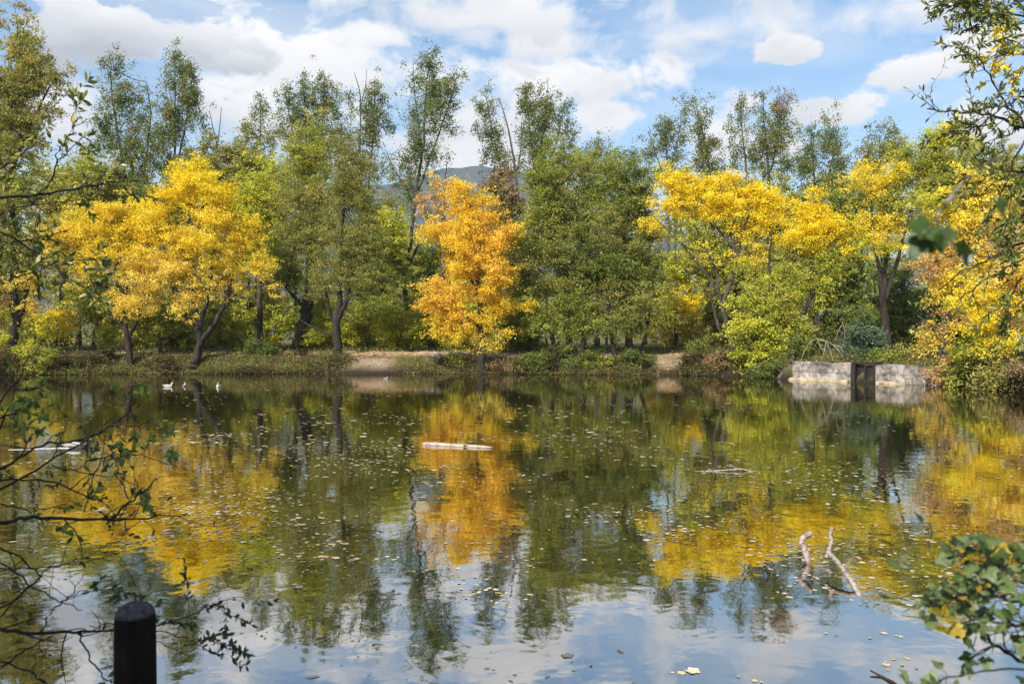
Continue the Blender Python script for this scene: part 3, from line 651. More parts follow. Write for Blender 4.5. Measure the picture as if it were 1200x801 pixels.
# ---- front row on the far bank
T('ash_tree', 'tall mixed green and brown tree at the left edge of the view', 'tree', 47.5,
  [[(13, 437, 13), (15, 410, 12), (18, 380, 11), (18, 330, 8), (14, 250, 7), (14, 160, 5), (20, 80, 3), (22, 30, 1.5)], [(18, 385, 8), (30, 350, 7), (36, 310, 5), (46, 250, 4)], [(14, 200, 5), (40, 140, 3.5), (60, 100, 2)]],
  [(18, 40, 20, 32, 'left', 1.0), (12, 95, 30, 38, 'left', 1.2), (48, 90, 28, 26, 'left', .8), (66, 96, 17, 22, 'left', .7), (35, 60, 20, 20, 'left', .6), (15, 165, 36, 40, 'left', 1.3), (40, 130, 26, 22, 'left', .9), (0, 230, 36, 36, 'left', .8), (-30, 120, 40, 60, 'left'), (35, 215, 24, 24, 'yg', .6), (8, 290, 26, 30, 'left', .6), (40, 325, 22, 14, 'yellow2', .7), (4, 350, 20, 16, 'brown', .6), (18, 395, 24, 14, 'lime', 1.0), (-20, 330, 40, 60, 'left')], leaf=.13, cov=1.4, spread=.36)
T('maple_tree', 'peach yellow tree with a low forked dark trunk, left of the big yellow one', 'tree', 48.3,
  [[(152, 428, 11), (151, 412, 9), (149, 392, 8), (140, 375, 5), (128, 350, 4), (118, 300, 3)], [(149, 395, 7), (160, 380, 5), (168, 350, 4), (172, 320, 2.5)], [(149, 394, 6), (144, 350, 5), (140, 300, 4), (132, 260, 2.5)]],
  [(128, 262, 28, 24, 'yellow', 1.3), (98, 262, 24, 20, 'yellow', 1.3), (70, 262, 20, 20, 'yellow2', .9), (88, 290, 24, 18, 'yellow2', .9), (60, 292, 18, 14, 'yellow2', .7), (140, 292, 36, 24, 'yellow', 1.0), (118, 305, 28, 22, 'yellow', 1.0), (160, 320, 30, 20, 'yellow2', .9), (150, 355, 26, 18, 'yellow2', .6), (122, 350, 18, 14, 'yellow2', .6), (170, 350, 18, 16, 'yellow2', .6)], cov=1.7, spread=.34)
T('maple_tree', 'big bright yellow tree with a forked dark trunk on the left bank', 'tree', 48.5,
  [[(227, 437, 13), (230, 420, 11), (235, 400, 10), (233, 385, 8), (226, 350, 6), (222, 300, 4), (224, 240, 3)], [(235, 400, 8), (252, 380, 6.5), (264, 355, 5), (274, 320, 3)], [(233, 392, 7), (216, 365, 5), (205, 335, 4), (192, 300, 2.5)], [(232, 388, 6), (244, 350, 4.5), (250, 300, 3)]],
  [(228, 205, 22, 20, 'yolk', 1.3), (215, 228, 34, 24, 'yolk', 1.3), (248, 232, 32, 26, 'yolk', 1.2), (178, 248, 26, 22, 'yolk', 1.2), (200, 270, 44, 26, 'yellow', 1.2), (262, 265, 40, 26, 'yellow', 1.2), (168, 278, 24, 18, 'yolk', 1.0), (230, 300, 50, 22, 'yellow', 1.2), (290, 300, 30, 24, 'yellow', 1.0), (312, 320, 16, 16, 'yellow2', .8), (190, 315, 34, 20, 'yellow2', .8), (225, 335, 34, 18, 'yellow2', .9), (262, 335, 24, 14, 'yellow2', .7), (222, 352, 20, 14, 'yellow2', .6), (175, 330, 18, 14, 'yellow2', .6)], cov=1.55, spread=.36)
T('sapling', 'small green sapling between the two left yellow trees', 'sapling', 50,
  [[(188, 424, 5), (188, 405, 4), (184, 385, 3), (180, 365, 2)], [(188, 400, 3), (196, 380, 2.4), (202, 362, 1.6)]],
  [(188, 372, 24, 18, 'green', 1.0), (180, 388, 18, 14, 'yg', .8), (202, 385, 16, 14, 'green', .8)], leaf=.12, cov=1.2, spread=.3)
T('oak_tree', 'olive green tree on a thick trunk leaning right behind the bank', 'tree', 53,
  [[(348, 412, 19), (352, 395, 17), (358, 370, 16), (362, 350, 15), (366, 310, 11), (368, 260, 7), (368, 200, 4)], [(360, 362, 6), (345, 348, 5), (330, 330, 3)]],
  [(362, 158, 14, 24, 'yg', .9), (368, 195, 20, 28, 'yg', 1.1), (345, 235, 24, 28, 'olive', 1.0), (385, 240, 28, 30, 'olive', 1.0), (340, 275, 26, 24, 'olive', 1.1), (385, 285, 28, 26, 'olive', .8), (350, 315, 30, 16, 'green', .8), (340, 195, 18, 22, 'yg', .8), (328, 330, 22, 14, 'green', .7)], cov=1.6)
T('oak_tree', 'grey green tree on a straight dark trunk branching low, beside the bare path', 'tree', 50,
  [[(397, 424, 14), (396, 405, 12), (395, 380, 10), (398, 350, 8), (400, 310, 6), (402, 250, 5), (404, 200, 3)], [(395, 385, 7), (386, 365, 5), (382, 340, 4)], [(395, 378, 7), (409, 345, 6), (412, 310, 4), (418, 270, 3)], [(396, 395, 4), (370, 385, 3), (352, 375, 2)]],
  [(406, 182, 14, 24, 'olive', .9), (420, 205, 16, 24, 'olive', .9), (408, 235, 24, 24, 'olive', 1.0), (436, 245, 18, 24, 'olive', .8), (400, 272, 24, 20, 'olive', .9), (432, 285, 24, 22, 'olive', .9), (398, 305, 26, 18, 'olive', .8), (424, 325, 28, 18, 'olive', .9), (446, 330, 18, 20, 'green', .7), (378, 335, 24, 14, 'olive', .8), (436, 362, 28, 14, 'green', .8)], cov=1.6)
T('maple_tree', 'vivid orange yellow tree on a straight dark trunk at the waterline', 'tree', 48.2,
  [[(564, 438, 13), (564, 420, 11), (564, 395, 9), (563, 370, 8), (561, 340, 6.5), (558, 300, 5), (552, 250, 3), (548, 220, 1.5)], [(562, 360, 4), (580, 325, 3), (588, 290, 2)], [(563, 385, 4), (540, 365, 3), (515, 355, 2)], [(560, 340, 4), (540, 310, 3), (520, 290, 2)]],
  [(541, 225, 12, 14, 'gold', 1.1), (545, 243, 20, 18, 'gold', 1.3), (533, 272, 28, 22, 'gold', 1.3), (562, 268, 26, 22, 'orange', 1.2), (588, 284, 20, 26, 'orange', 1.1), (540, 305, 34, 22, 'gold', 1.2), (572, 310, 30, 24, 'orange', 1.2), (592, 320, 14, 22, 'orange', .9), (508, 345, 26, 15, 'orange', 1.0), (540, 342, 34, 20, 'orange', 1.2), (580, 350, 28, 22, 'gold', 1.0), (520, 372, 30, 16, 'orange', 1.1), (540, 385, 30, 12, 'gold', 1.0), (578, 378, 20, 12, 'gold', .9), (525, 392, 16, 7, 'yellow', .7), (565, 402, 9, 8, 'yellow2', .9)], cov=1.55, spread=.32)
T('oak_tree', 'large bushy green tree, left one of the central pair', 'tree', 49.5,
  [[(668, 434, 11), (667, 400, 9), (664, 340, 8), (660, 260, 5), (658, 200, 3)], [(680, 434, 8), (684, 400, 7), (688, 340, 5), (690, 260, 3)], [(655, 432, 8), (648, 400, 6), (640, 350, 4)]],
  [(645, 192, 22, 18, 'green', 1.0), (672, 188, 24, 18, 'yg', 1.0), (632, 222, 26, 26, 'green', 1.2), (665, 225, 34, 28, 'olive', 1.1), (694, 215, 24, 24, 'green', 1.1), (636, 262, 30, 30, 'green', 1.2), (672, 268, 36, 30, 'green', 1.1), (640, 305, 34, 30, 'olive', 1.1), (682, 310, 32, 30, 'dgreen', 1.2), (645, 348, 38, 26, 'green', 1.2), (684, 352, 30, 24, 'green', 1.1), (638, 382, 34, 16, 'green', 1.1), (676, 384, 28, 14, 'green', 1.0)], leaf=.115, cov=1.5, spread=.42)
T('oak_tree', 'large bushy green tree, right one of the central pair', 'tree', 49,
  [[(738, 436, 11), (738, 400, 9), (734, 340, 8), (730, 260, 5), (728, 200, 3)], [(722, 434, 8), (718, 400, 7), (712, 340, 5)], [(745, 436, 7), (756, 400, 5), (762, 360, 4)]],
  [(716, 196, 20, 18, 'green', 1.0), (742, 200, 20, 18, 'dgreen', 1.0), (758, 215, 14, 20, 'green', .9), (712, 232, 26, 26, 'green', 1.2), (744, 240, 28, 28, 'dgreen', 1.2), (720, 275, 34, 30, 'olive', 1.0), (752, 285, 26, 28, 'dgreen', 1.2), (718, 318, 34, 26, 'dgreen', 1.2), (754, 322, 28, 24, 'green', .9), (728, 355, 38, 20, 'olive', 1.1), (762, 352, 18, 14, 'yg', .7), (712, 382, 28, 13, 'green', 1.0), (750, 382, 26, 13, 'dgreen', 1.0), (785, 345, 16, 10, 'olive', .8), (775, 372, 18, 8, 'yg', .7)], leaf=.115, cov=1.5, spread=.42)
T('maple_tree', 'bright yellow umbrella shaped tree with a pale trunk leaning left', 'tree', 47.5,
  [[(868, 440, 10), (862, 420, 8), (854, 395, 7), (848, 365, 6), (843, 345, 5), (826, 320, 4), (806, 295, 3), (790, 275, 2)], [(846, 360, 5), (856, 330, 6), (862, 310, 5), (858, 280, 4), (846, 255, 3), (838, 235, 2)], [(862, 312, 4), (868, 280, 3.4), (878, 250, 2.6), (884, 230, 2)], [(858, 290, 3.4), (842, 270, 2.6), (820, 250, 2), (805, 235, 1.4)], [(843, 350, 4), (840, 320, 3.4), (828, 290, 2.8), (812, 262, 2)], [(848, 400, 4), (838, 370, 3.2), (832, 340, 2.6), (836, 300, 2)]],
  [(785, 210, 17, 14, 'yolk', 1.2), (812, 215, 24, 14, 'yolk', 1.2), (840, 222, 26, 16, 'yolk', 1.1), (868, 228, 24, 18, 'yolk', 1.2), (780, 240, 20, 14, 'yellow', 1.0), (806, 246, 30, 16, 'yellow', 1.0), (844, 250, 30, 14, 'yolk', .9), (878, 262, 28, 18, 'yolk', 1.0), (898, 238, 22, 18, 'yolk', 1.2), (915, 250, 16, 16, 'yellow', 1.0), (770, 265, 14, 10, 'yellow', .8), (888, 285, 26, 12, 'yellow', .9), (800, 280, 24, 12, 'lime', .35), (830, 300, 26, 16, 'yellow', .2), (870, 315, 26, 16, 'lime', .25)], bark=M_barkg, cov=1.55, spread=.32)
T('maple_tree', 'yellow tree with dark crooked trunks left of the dead white branches', 'tree', 45,
  [[(918, 440, 11), (920, 420, 9), (915, 385, 8), (908, 345, 6), (918, 320, 5), (935, 300, 3)], [(918, 405, 6), (940, 370, 6), (952, 340, 5), (950, 300, 4), (958, 270, 2.4)], [(908, 350, 4), (900, 310, 3), (905, 270, 2)]],
  [(945, 248, 22, 16, 'yolk', 1.0), (970, 262, 24, 18, 'yolk', 1.2), (985, 275, 12, 12, 'yolk', 1.0), (938, 278, 26, 16, 'yolk', 1.0), (960, 288, 26, 12, 'yellow', .9), (925, 305, 24, 18, 'yg', .7), (965, 315, 24, 16, 'lime', .5), (915, 340, 18, 20, 'lime', .7), (950, 350, 20, 18, 'lime', .5)], cov=1.5, spread=.32)
T('shrub', 'big yellow green bush overhanging the water right of the pale trunk', 'bush', 44.2,
  [[(900, 441, 6), (900, 420, 5), (895, 390, 3.5), (890, 360, 2)], [(910, 441, 5), (920, 415, 4), (926, 385, 2.5)], [(892, 440, 4), (878, 415, 3), (870, 390, 2)]],
  [(895, 345, 26, 18, 'yg', 1.1), (920, 362, 26, 20, 'yg', 1.0), (880, 375, 28, 20, 'lime', 1.1), (908, 392, 34, 20, 'yg', 1.3), (885, 412, 24, 16, 'lime', 1.2), (920, 412, 26, 14, 'yg', 1.2), (940, 390, 16, 20, 'yg', .8)], leaf=.13, cov=2.0, spread=.3, names=('stem', 'foliage'))
T('ash_tree', 'tall golden green tree behind the wall with a trunk fanning into three', 'tree', 44.5,
  [[(1040, 424, 12), (1038, 380, 11), (1034, 350, 9), (1028, 310, 5), (1022, 270, 3), (1020, 230, 2)], [(1035, 352, 7), (1038, 300, 5), (1044, 250, 3)], [(1036, 355, 7), (1050, 310, 5), (1062, 265, 3), (1075, 220, 2)]],
  [(1108, 152, 20, 16, 'yellow', .8), (1095, 172, 28, 20, 'lime', 1.0), (1128, 175, 20, 20, 'lime', .8), (1030, 205, 24, 18, 'yellow', 1.0), (1068, 200, 30, 24, 'yg', 1.2), (1105, 205, 32, 22, 'yg', 1.1), (1035, 235, 28, 20, 'yg', 1.0), (1072, 238, 32, 24, 'yg', 1.1), (1018, 262, 20, 16, 'yellow', .7), (1050, 272, 30, 20, 'yellow', .8), (1020, 290, 22, 14, 'lime', .6)], cov=1.6, spread=.36)
T('maple_tree', 'orange yellow tree with a grey trunk at the right end of the wall', 'tree', 38.5,
  [[(1103, 430, 14), (1103, 410, 12), (1106, 395, 11), (1112, 350, 8), (1122, 300, 6), (1130, 240, 4), (1128, 190, 2)], [(1106, 395, 5), (1090, 380, 4), (1075, 370, 2)], [(1112, 350, 5), (1095, 300, 4), (1085, 260, 2.4)]],
  [(1130, 212, 28, 20, 'yellow', 1.1), (1108, 240, 30, 22, 'lime', .9), (1150, 245, 30, 24, 'yellow2', 1.0), (1095, 275, 28, 22, 'yellow', 1.0), (1130, 282, 34, 24, 'yellow2', 1.0), (1168, 285, 30, 28, 'peach', .8), (1105, 312, 26, 18, 'peach', .7), (1145, 325, 34, 22, 'yellow', 1.0), (1112, 345, 26, 16, 'yellow2', .7), (1095, 395, 16, 14, 'yellow2', .9), (1085, 412, 10, 8, 'yellow2', .9), (1112, 370, 22, 14, 'peach', .6)], bark=M_barkg, cov=1.5, spread=.32, leaf=.12)
T('maple_tree', 'low hanging yellow tree with pale crooked stem at the right edge', 'tree', 33.5,
  [[(1186, 452, 10), (1184, 430, 8), (1178, 415, 7), (1172, 395, 4), (1160, 370, 3)], [(1180, 420, 5), (1190, 390, 4), (1196, 350, 3)]],
  [(1180, 322, 30, 24, 'yellow2', 1.0), (1155, 350, 28, 20, 'yellow', 1.2), (1190, 362, 30, 22, 'peach', 1.0), (1148, 378, 24, 16, 'yolk', 1.1), (1165, 395, 24, 14, 'yellow', 1.0), (1195, 395, 20, 18, 'yellow2', .9), (1160, 412, 20, 10, 'lime', .9), (1215, 340, 30, 50, 'yellow')], bark=M_barkp, leaf=.11, cov=1.6, spread=.26)
T('juniper_bush', 'dark bluish green bush above the sluice in the wall', 'bush', 40.6,
  [[(1014, 424, 4), (1014, 405, 3), (1014, 385, 2)]],
  [(1014, 386, 10, 12, 'juniper', 1.2), (1014, 402, 17, 12, 'juniper', 1.4), (1016, 415, 24, 9, 'juniper', 1.4), (1005, 372, 16, 16, 'dgreen', .9)], leaf=.11, cov=2.2, spread=.22, up=-.2, names=('stem', 'foliage'))

# ---- shrubs and brambles on the bank face
SH = 'shrubs and brambles along the far waterline'
def sh(label, d, cx_, cy_, rx_, ry_, pal, cm=1.2, **k):
    return T('bank_shrub', label, 'bush', d, [[(cx_, cy_ + ry_ + 2, 2.4), (cx_ + 1, cy_, 1.6), (cx_ - 2, cy_ - ry_ * .7, 1)]],
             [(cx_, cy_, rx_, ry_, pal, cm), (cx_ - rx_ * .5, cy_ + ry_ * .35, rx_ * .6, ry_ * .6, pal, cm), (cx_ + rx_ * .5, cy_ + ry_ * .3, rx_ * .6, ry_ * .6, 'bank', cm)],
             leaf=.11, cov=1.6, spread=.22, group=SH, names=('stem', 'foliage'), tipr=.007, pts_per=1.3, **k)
sh('leafy green shrub at the waterline right of the left edge trunk', 47, 52, 424, 20, 11, 'yg')
sh('low shrub left of the left edge trunk', 46.5, -6, 424, 18, 12, 'bank')
sh('brown bramble between the left edge trunk and the peach tree', 48.5, 100, 428, 22, 9, 'bank')
sh('bramble tangle wrapped round the foot of the peach yellow tree', 49.3, 142, 420, 22, 14, 'bank')
sh('low scrub between the sapling and the big yellow tree', 49, 190, 428, 22, 9, 'bank')
sh('low dark scrub just right of the big yellow tree foot', 49, 262, 428, 20, 8, 'bank')
sh('dark green shrub left of the rusty bush', 50, 303, 412, 18, 20, 'dgreen')
sh('rusty brown bush below the leaning trunk', 50, 346, 418, 20, 13, 'brown')
sh('yellowish scrub hanging to the water left of the dark olive trunk', 49.5, 325, 428, 22, 9, 'bank')
sh('small scrub at the foot of the dark olive trunk', 49.3, 378, 427, 16, 9, 'bank')
sh('ochre scrub on the bank left of the orange tree', 49.2, 520, 432, 24, 4, 'bank')
sh('dark green tuft hugging the orange tree trunk', 49.3, 540, 424, 10, 5, 'green')
sh('dull red brown scrub right of the orange tree', 49, 592, 429, 22, 6, 'brown')
sh('green shrub under the left central oak', 49, 630, 420, 22, 13, 'dgreen')
sh('light leafed low bough shrub touching the water under the oaks', 48.2, 700, 428, 16, 6, 'yg')
sh('dark shaded scrub between the two central oaks', 49, 680, 424, 26, 11, 'dgreen')
sh('dark scrub under the right central oak', 49, 740, 424, 28, 11, 'dgreen')
sh('grassy scrub right of the bare soil gap', 46.5, 818, 426, 20, 11, 'bank')
sh('ivy clad stump right of the path gap', 47, 826, 414, 7, 13, 'dgreen')
sh('brown scrub at the foot of the pale trunk', 45.8, 848, 424, 18, 15, 'brown')
sh('dark brush at the water left of the wall', 43, 905, 436, 26, 9, 'dgreen')
sh('dark twiggy shrub against the left end of the wall', 42.5, 932, 428, 12, 14, 'dgreen')
sh('strip of green weeds on top of the right wall section', 39, 1050, 426, 26, 6, 'green')
sh('rusty orange bush spilling over the right end of the wall', 36, 1112, 438, 16, 12, 'peach')
sh('green shrub right of the rusty bush', 35, 1140, 432, 20, 18, 'yg')
sh('mixed yellow shrub on the bank below the right edge tree', 32.8, 1172, 440, 22, 16, 'mixbg')
sh('dark scrub at the extreme right of the bank', 31.5, 1205, 438, 22, 20, 'brown')
print('leaves', tree.count)

# ------------------------------------------------------------------ bank grass and leaf litter (nobody could count it)
def bank_grass():
    r = np.random.default_rng(21); n = 150000
    px = r.uniform(-80, 1290, n); y = r.uniform(30.5, 60, n); y = np.where(r.random(n) < .6, np.interp(px, [p for p in (-80, 0, 430, 850, 925, 1110, 1200, 1290)], [47, 46.3, 48, 45.5, 41.5, 36.3, 31.3, 28]) + r.gamma(2, 1.0, n), y)
    x = (px - CX) / F * y
    s = sdist(x, y); dens = wav(x, y, 1.1, 6) * .5 + wav(x, y, 2.9, 2) * .35
    dirtm = ((px > 412) & (px < 472)) | ((px > 770) & (px < 802))
    onpath = (s > 1.75) & (s < 4.1) & (px > 395) & (px < 850)
    k = ~((px > 470) & (px < 655) & (s > 1.3) & (s < 4.3)) & (s > .02 + 1.0 * r.random(len(s)) ** 1.5) & (dens > -.45) & ~(dirtm & (s < 4)) & ~(onpath)
    x, y, s = x[k], y[k], s[k]; n = len(x); z = terr(x, y)
    px = CX + F * x / y
    hgt = r.uniform(.06, .22, n) * (1 + .9 * (s > 4.2)) * np.where((px > 470) & (px < 660), .55, 1); w = r.uniform(.012, .03, n)
    a = r.uniform(0, 6.28, n); lean = r.normal(size=(n, 2)) * .4
    b = np.stack([x, y, z - .02], 1); dv = np.stack([np.cos(a), np.sin(a), 0 * a], 1) * w[:, None]
    tip = b + np.stack([lean[:, 0] * hgt, lean[:, 1] * hgt, hgt], 1)
    mid = b + np.stack([lean[:, 0] * hgt * .3, lean[:, 1] * hgt * .3, hgt * .6], 1)
    V = np.stack([b - dv, b + dv, mid + dv * .8, tip, mid - dv * .8], 1).reshape(-1, 3)
    Q = np.arange(n * 5).reshape(n, 5)
    base = np.array([(.10, .13, .03), (.17, .17, .05), (.26, .21, .08), (.07, .09, .025), (.36, .30, .13)])
    c = base[r.choice(5, n, p=[.32, .28, .18, .14, .08])]
    tan = np.array([.38, .26, .10]); w2 = np.clip((px - 500) / 60, 0, 1) * np.clip((660 - px) / 30, 0, 1)
    c = c * (1 - .6 * w2[:, None]) + tan * .6 * w2[:, None]
    tag(quads('bank_grass', V, Q, M_leaf, None, c), 'dry green and straw coloured grass on the far bank', 'grass', None, 'stuff')
    # fallen leaves
    n = 26000; px = r.uniform(-80, 1290, n); y = np.interp(px, [-80, 0, 430, 850, 925, 1110, 1200, 1290], [47, 46.3, 48, 45.5, 41.5, 36.3, 31.3, 28]) + r.gamma(2, 1.5, n)
    x = (px - CX) / F * y; s = sdist(x, y); k = s > .05; x, y = x[k], y[k]
    c = np.stack([x, y, terr(x, y) + r.uniform(.02, .12, len(x))], 1)
    V, Q = leaf_quads(c, .10, r, 3.0, .7)
    tag(quads('fallen_leaves', V, Q, M_leaf, None, pal_cols('peach', len(x), r) * r.uniform(.5, 1.1, (len(x), 1))), 'yellow and tan leaf litter scattered over the far bank', 'leaf litter', None, 'stuff')
bank_grass()
def undergrowth():
    r = np.random.default_rng(77); cs = []; cols = []
    for _ in range(1250):
        px = r.uniform(-80, 1290); y = float(np.interp(px, [-80, 0, 430, 850, 925, 1110, 1200, 1290], [47, 46.3, 48.3, 45.3, 41.5, 36.3, 31.3, 28])) + r.gamma(1.6, .35); x = (px - CX) / F * y
        dn = .5 + .5 * float(wav(np.array(x), np.array(y), .7, 4)); 
        if (400 < px < 465 or 768 < px < 800) and r.random() < .93: continue
        if 925 < px < 1105:
            if r.random() < .75: continue
            y += .7
        if r.random() > .25 + .8 * dn: continue
        low = .55 if 470 < px < 660 else 1.0
        z = float(terr(np.array(x), np.array(y))); h_ = r.uniform(.1, .42) * low * (.5 + dn); n_ = int(130 * (h_ + .25))
        q = r.normal(size=(n_, 3)) * [.32, .22, .5 * h_] + [x, y - .05, max(z, .02) + h_ * .6]
        
        if 470 < px < 660 and (r.random() < .5 or float(sdist(np.array(x), np.array(y))) > 1.1): continue
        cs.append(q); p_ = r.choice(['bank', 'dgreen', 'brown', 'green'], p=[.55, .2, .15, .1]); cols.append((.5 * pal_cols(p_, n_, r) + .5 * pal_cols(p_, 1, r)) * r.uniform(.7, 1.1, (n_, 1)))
    cs = np.concatenate(cs); cols = np.concatenate(cols); k = cs[:, 2] > .03; LV, LQ = leaf_quads(cs[k], .095, r, .3, .5)
    tag(quads('undergrowth', LV, LQ, M_leaf, None, cols[k]), 'dark tangled brambles and weeds hanging over the foot of the far bank', 'undergrowth', None, 'stuff')
undergrowth()

# ------------------------------------------------------------------ stone wall with sluice
M_wall, t, b = new_mat('weathered_render_on_stone')
n1 = tnoise(t, 1.6, 9, .72, dist=.6); n2 = tnoise(t, 6, 8, .7); 
c1 = ramp(t, n1, [(.36, (.075, .065, .058)), (.45, (.20, .175, .15)), (.55, (.38, .34, .295)), (.70, (.54, .50, .44))])
c2 = ramp(t, n2, [(.35, (.45, .42, .40)), (.6, (1, 1, 1))])
mm = t.nodes.new('ShaderNodeMix'); mm.data_type = 'RGBA'; mm.blend_type = 'MULTIPLY'; mm.inputs[0].default_value = .9
t.links.new(c1, mm.inputs[6]); t.links.new(c2, mm.inputs[7])
br = t.nodes.new('ShaderNodeTexBrick'); tcb = t.nodes.new('ShaderNodeTexCoord'); mpb = t.nodes.new('ShaderNodeMapping')
mpb.inputs['Rotation'].default_value = (R(90), 0, 0); t.links.new(tcb.outputs['Object'], mpb.inputs[0]); t.links.new(mpb.outputs[0], br.inputs['Vector'])
br.inputs['Scale'].default_value = 1.0; br.inputs['Brick Width'].default_value = 1.15; br.inputs['Row Height'].default_value = .42; br.inputs['Mortar Size'].default_value = .018
br.inputs['Color1'].default_value = (1, 1, 1, 1); br.inputs['Color2'].default_value = (.82, .82, .82, 1); br.inputs['Mortar'].default_value = (.35, .33, .3, 1)
m3 = t.nodes.new('ShaderNodeMix'); m3.data_type = 'RGBA'; m3.blend_type = 'MULTIPLY'; m3.inputs[0].default_value = .7
t.links.new(mm.outputs[2], m3.inputs[6]); t.links.new(br.outputs['Color'], m3.inputs[7]); t.links.new(m3.outputs[2], b.inputs['Base Color'])
b.inputs['Roughness'].default_value = .95; bump(t, b, n2, .8, .05)
M_rust = noisy('rust_stained_stone', [(.35, (.09, .06, .04)), (.5, (.22, .14, .09)), (.7, (.40, .33, .25))], 3, .95, .6, .03)
M_ledge = noisy('pale_ledge_stone', [(.35, (.20, .15, .09)), (.55, (.42, .34, .22)), (.75, (.54, .46, .33))], 2.5, .9, .4, .02)
M_gate = noisy('wet_dark_timber', [(.3, (.004, .003, .003)), (.7, (.018, .014, .011))], 6, .7, .6, .02, (1, 1, .2))
A = np.array(S(930, 444.8)); B = np.array(S(1112, 451.9)); dirw = (B - A) / np.linalg.norm(B - A); Lw = np.linalg.norm(B - A)
ang = math.atan2(dirw[1], dirw[0])
def along(px):            # distance along the wall line where photo column px falls
    m = (px - CX) / F
    # A + t*dir : x = m*y
    return (m * A[1] - A[0]) / (dirw[0] - m * dirw[1])
def rough_block(mb, x0, x1, y0, y1, z0, z1f, seg=.28, amp=.025, seed=0, zseg=5):
    r = np.random.default_rng(seed); nx_ = max(2, int((x1 - x0) / seg)); xs_ = np.linspace(x0, x1, nx_ + 1)
    prof = [(y0, k) for k in np.linspace(0, 1, zseg)] + [(y1, k) for k in np.linspace(1, 0, zseg)]
    V = []; m_ = len(prof)
    for x in xs_:
        zt = z1f(x)
        for (yy, kz) in prof:
            V.append((x + (r.normal() * amp * .4 if x0 < x < x1 else 0), yy + r.normal() * amp, z0 + (zt - z0) * kz + (r.normal() * amp if kz > .9 else 0)))
    Fs = []
    for i in range(nx_):
        for k in range(m_):
            k2 = (k + 1) % m_; Fs.append((i*m_+k, i*m_+k2, (i+1)*m_+k2, (i+1)*m_+k))
    Fs.append(tuple(range(m_))[::-1]); Fs.append(tuple(nx_*m_ + k for k in range(m_)))
    mb.add(V, [f[::-1] for f in Fs])
def placed(o): o.location = (A[0], A[1], 0); o.rotation_euler = (0, 0, ang); return o
g0, g1 = along(998), along(1029)
wl = placed(empty('stone_wall', (0, 0, 0), 'left section of the low pale stone wall, from the dark brush to the sluice', 'wall', 'retaining wall sections at the water'))
m = MB(); rough_block(m, 0, g0, -.14, .50, -.5, lambda x: .93 + .03 * math.sin(x * 2.1), seed=1); m.build('masonry', M_wall, wl)
m = MB(); rough_block(m, -.1, g0 - .05, -.40, -.17, -.4, lambda x: .11 + .015 * math.sin(x * 3), seed=2, zseg=3); m.build('ledge', M_ledge, wl)
wr = placed(empty('stone_wall', (0, 0, 0), 'right section of the low pale stone wall, ending in a rust stained broken corner', 'wall', 'retaining wall sections at the water'))
xe = along(1078)
m = MB(); rough_block(m, g1, xe, -.14, .50, -.5, lambda x: .86 + .03 * math.sin(x * 1.7), seed=3); m.build('masonry', M_wall, wr)
m = MB(); rough_block(m, g1 + .05, xe - .5, -.40, -.17, -.4, lambda x: .11 + .015 * math.sin(x * 2.6), seed=4, zseg=3); m.build('ledge', M_ledge, wr)
m = MB(); rough_block(m, xe + .01, Lw, -.10, .50, -.5, lambda x: .82 - .45 * max(0, (x - xe)) / (Lw - xe), seed=5); o = m.build('broken_end', M_rust, wr); o['label'] = 'rust brown crumbling end of the wall'
m = MB(); rough_block(m, xe - .45, xe + .35, -.38, -.18, -.4, lambda x: .28 + .2 * math.sin((x - xe) * 4 + 1.2), .12, .03, 6, 4); m.build('fallen_block', M_wall, wr)
sg = placed(empty('sluice_gate', (0, 0, 0), 'dark timber sluice gate in the gap between the two wall sections', 'sluice'))
m = MB(); m.box(g0 + .22, g1 - .22, .20, .30, -.5, .80); m.build('gate_board', M_gate, sg)
for x in (g0 + .11, g1 - .13):
    m = MB(); m.box(x - .09, x + .09, -.08, .42, -.5, .90); m.build('jamb', M_gate, sg)
m = MB(); m.box(g0 + .003, g1 - .003, -.05, .40, .903, .99); m.build('lintel', M_gate, sg)
m = MB(); m.box((g0 + g1) / 2 - .05, (g0 + g1) / 2 + .05, 0.05, .17, -.5, .8); m.build('guide_post', M_gate, sg)
m = MB(); m.box(g1 - .035, g1 - .003, -.20, -.10, -.5, .84); m.build('edge_stone', M_ledge, sg)
M_drift = noisy('grey_driftwood', [(.3, (.09, .06, .05)), (.5, (.28, .22, .19)), (.75, (.46, .39, .35))], 26, .8, .6, .004)
# pieces of stone on the bare bank
r = np.random.default_rng(8)
M_rock = noisy('bank_rock', [(.3, (.05, .045, .04)), (.6, (.17, .15, .13)), (.8, (.3, .27, .23))], 5, .95, .8, .04)
import bmesh
def rock(name, label, loc, sc, seed, mat=M_rock, group=None, cat='stone'):
    q = np.random.default_rng(seed); bm = bmesh.new(); bmesh.ops.create_icosphere(bm, subdivisions=3, radius=1)
    ph = q.uniform(0, 6, 6)
    for v in bm.verts:
        c = v.co; k = 1 + .22 * math.sin(c.x * 3 + ph[0]) * math.cos(c.y * 2.6 + ph[1]) + .13 * math.sin(c.z * 5 + ph[2] + c.x * 4) + .06 * q.normal()
        v.co = Vector((c.x * sc[0], c.y * sc[1], c.z * sc[2])) * k
    me = bpy.data.meshes.new(name); bm.to_mesh(me); bm.free(); me.materials.append(mat)
    o = link(bpy.data.objects.new(name, me)); o.location = tuple(map(float, loc)); o.rotation_euler = (0, 0, q.uniform(0, 6)); return tag(o, label, cat, group)
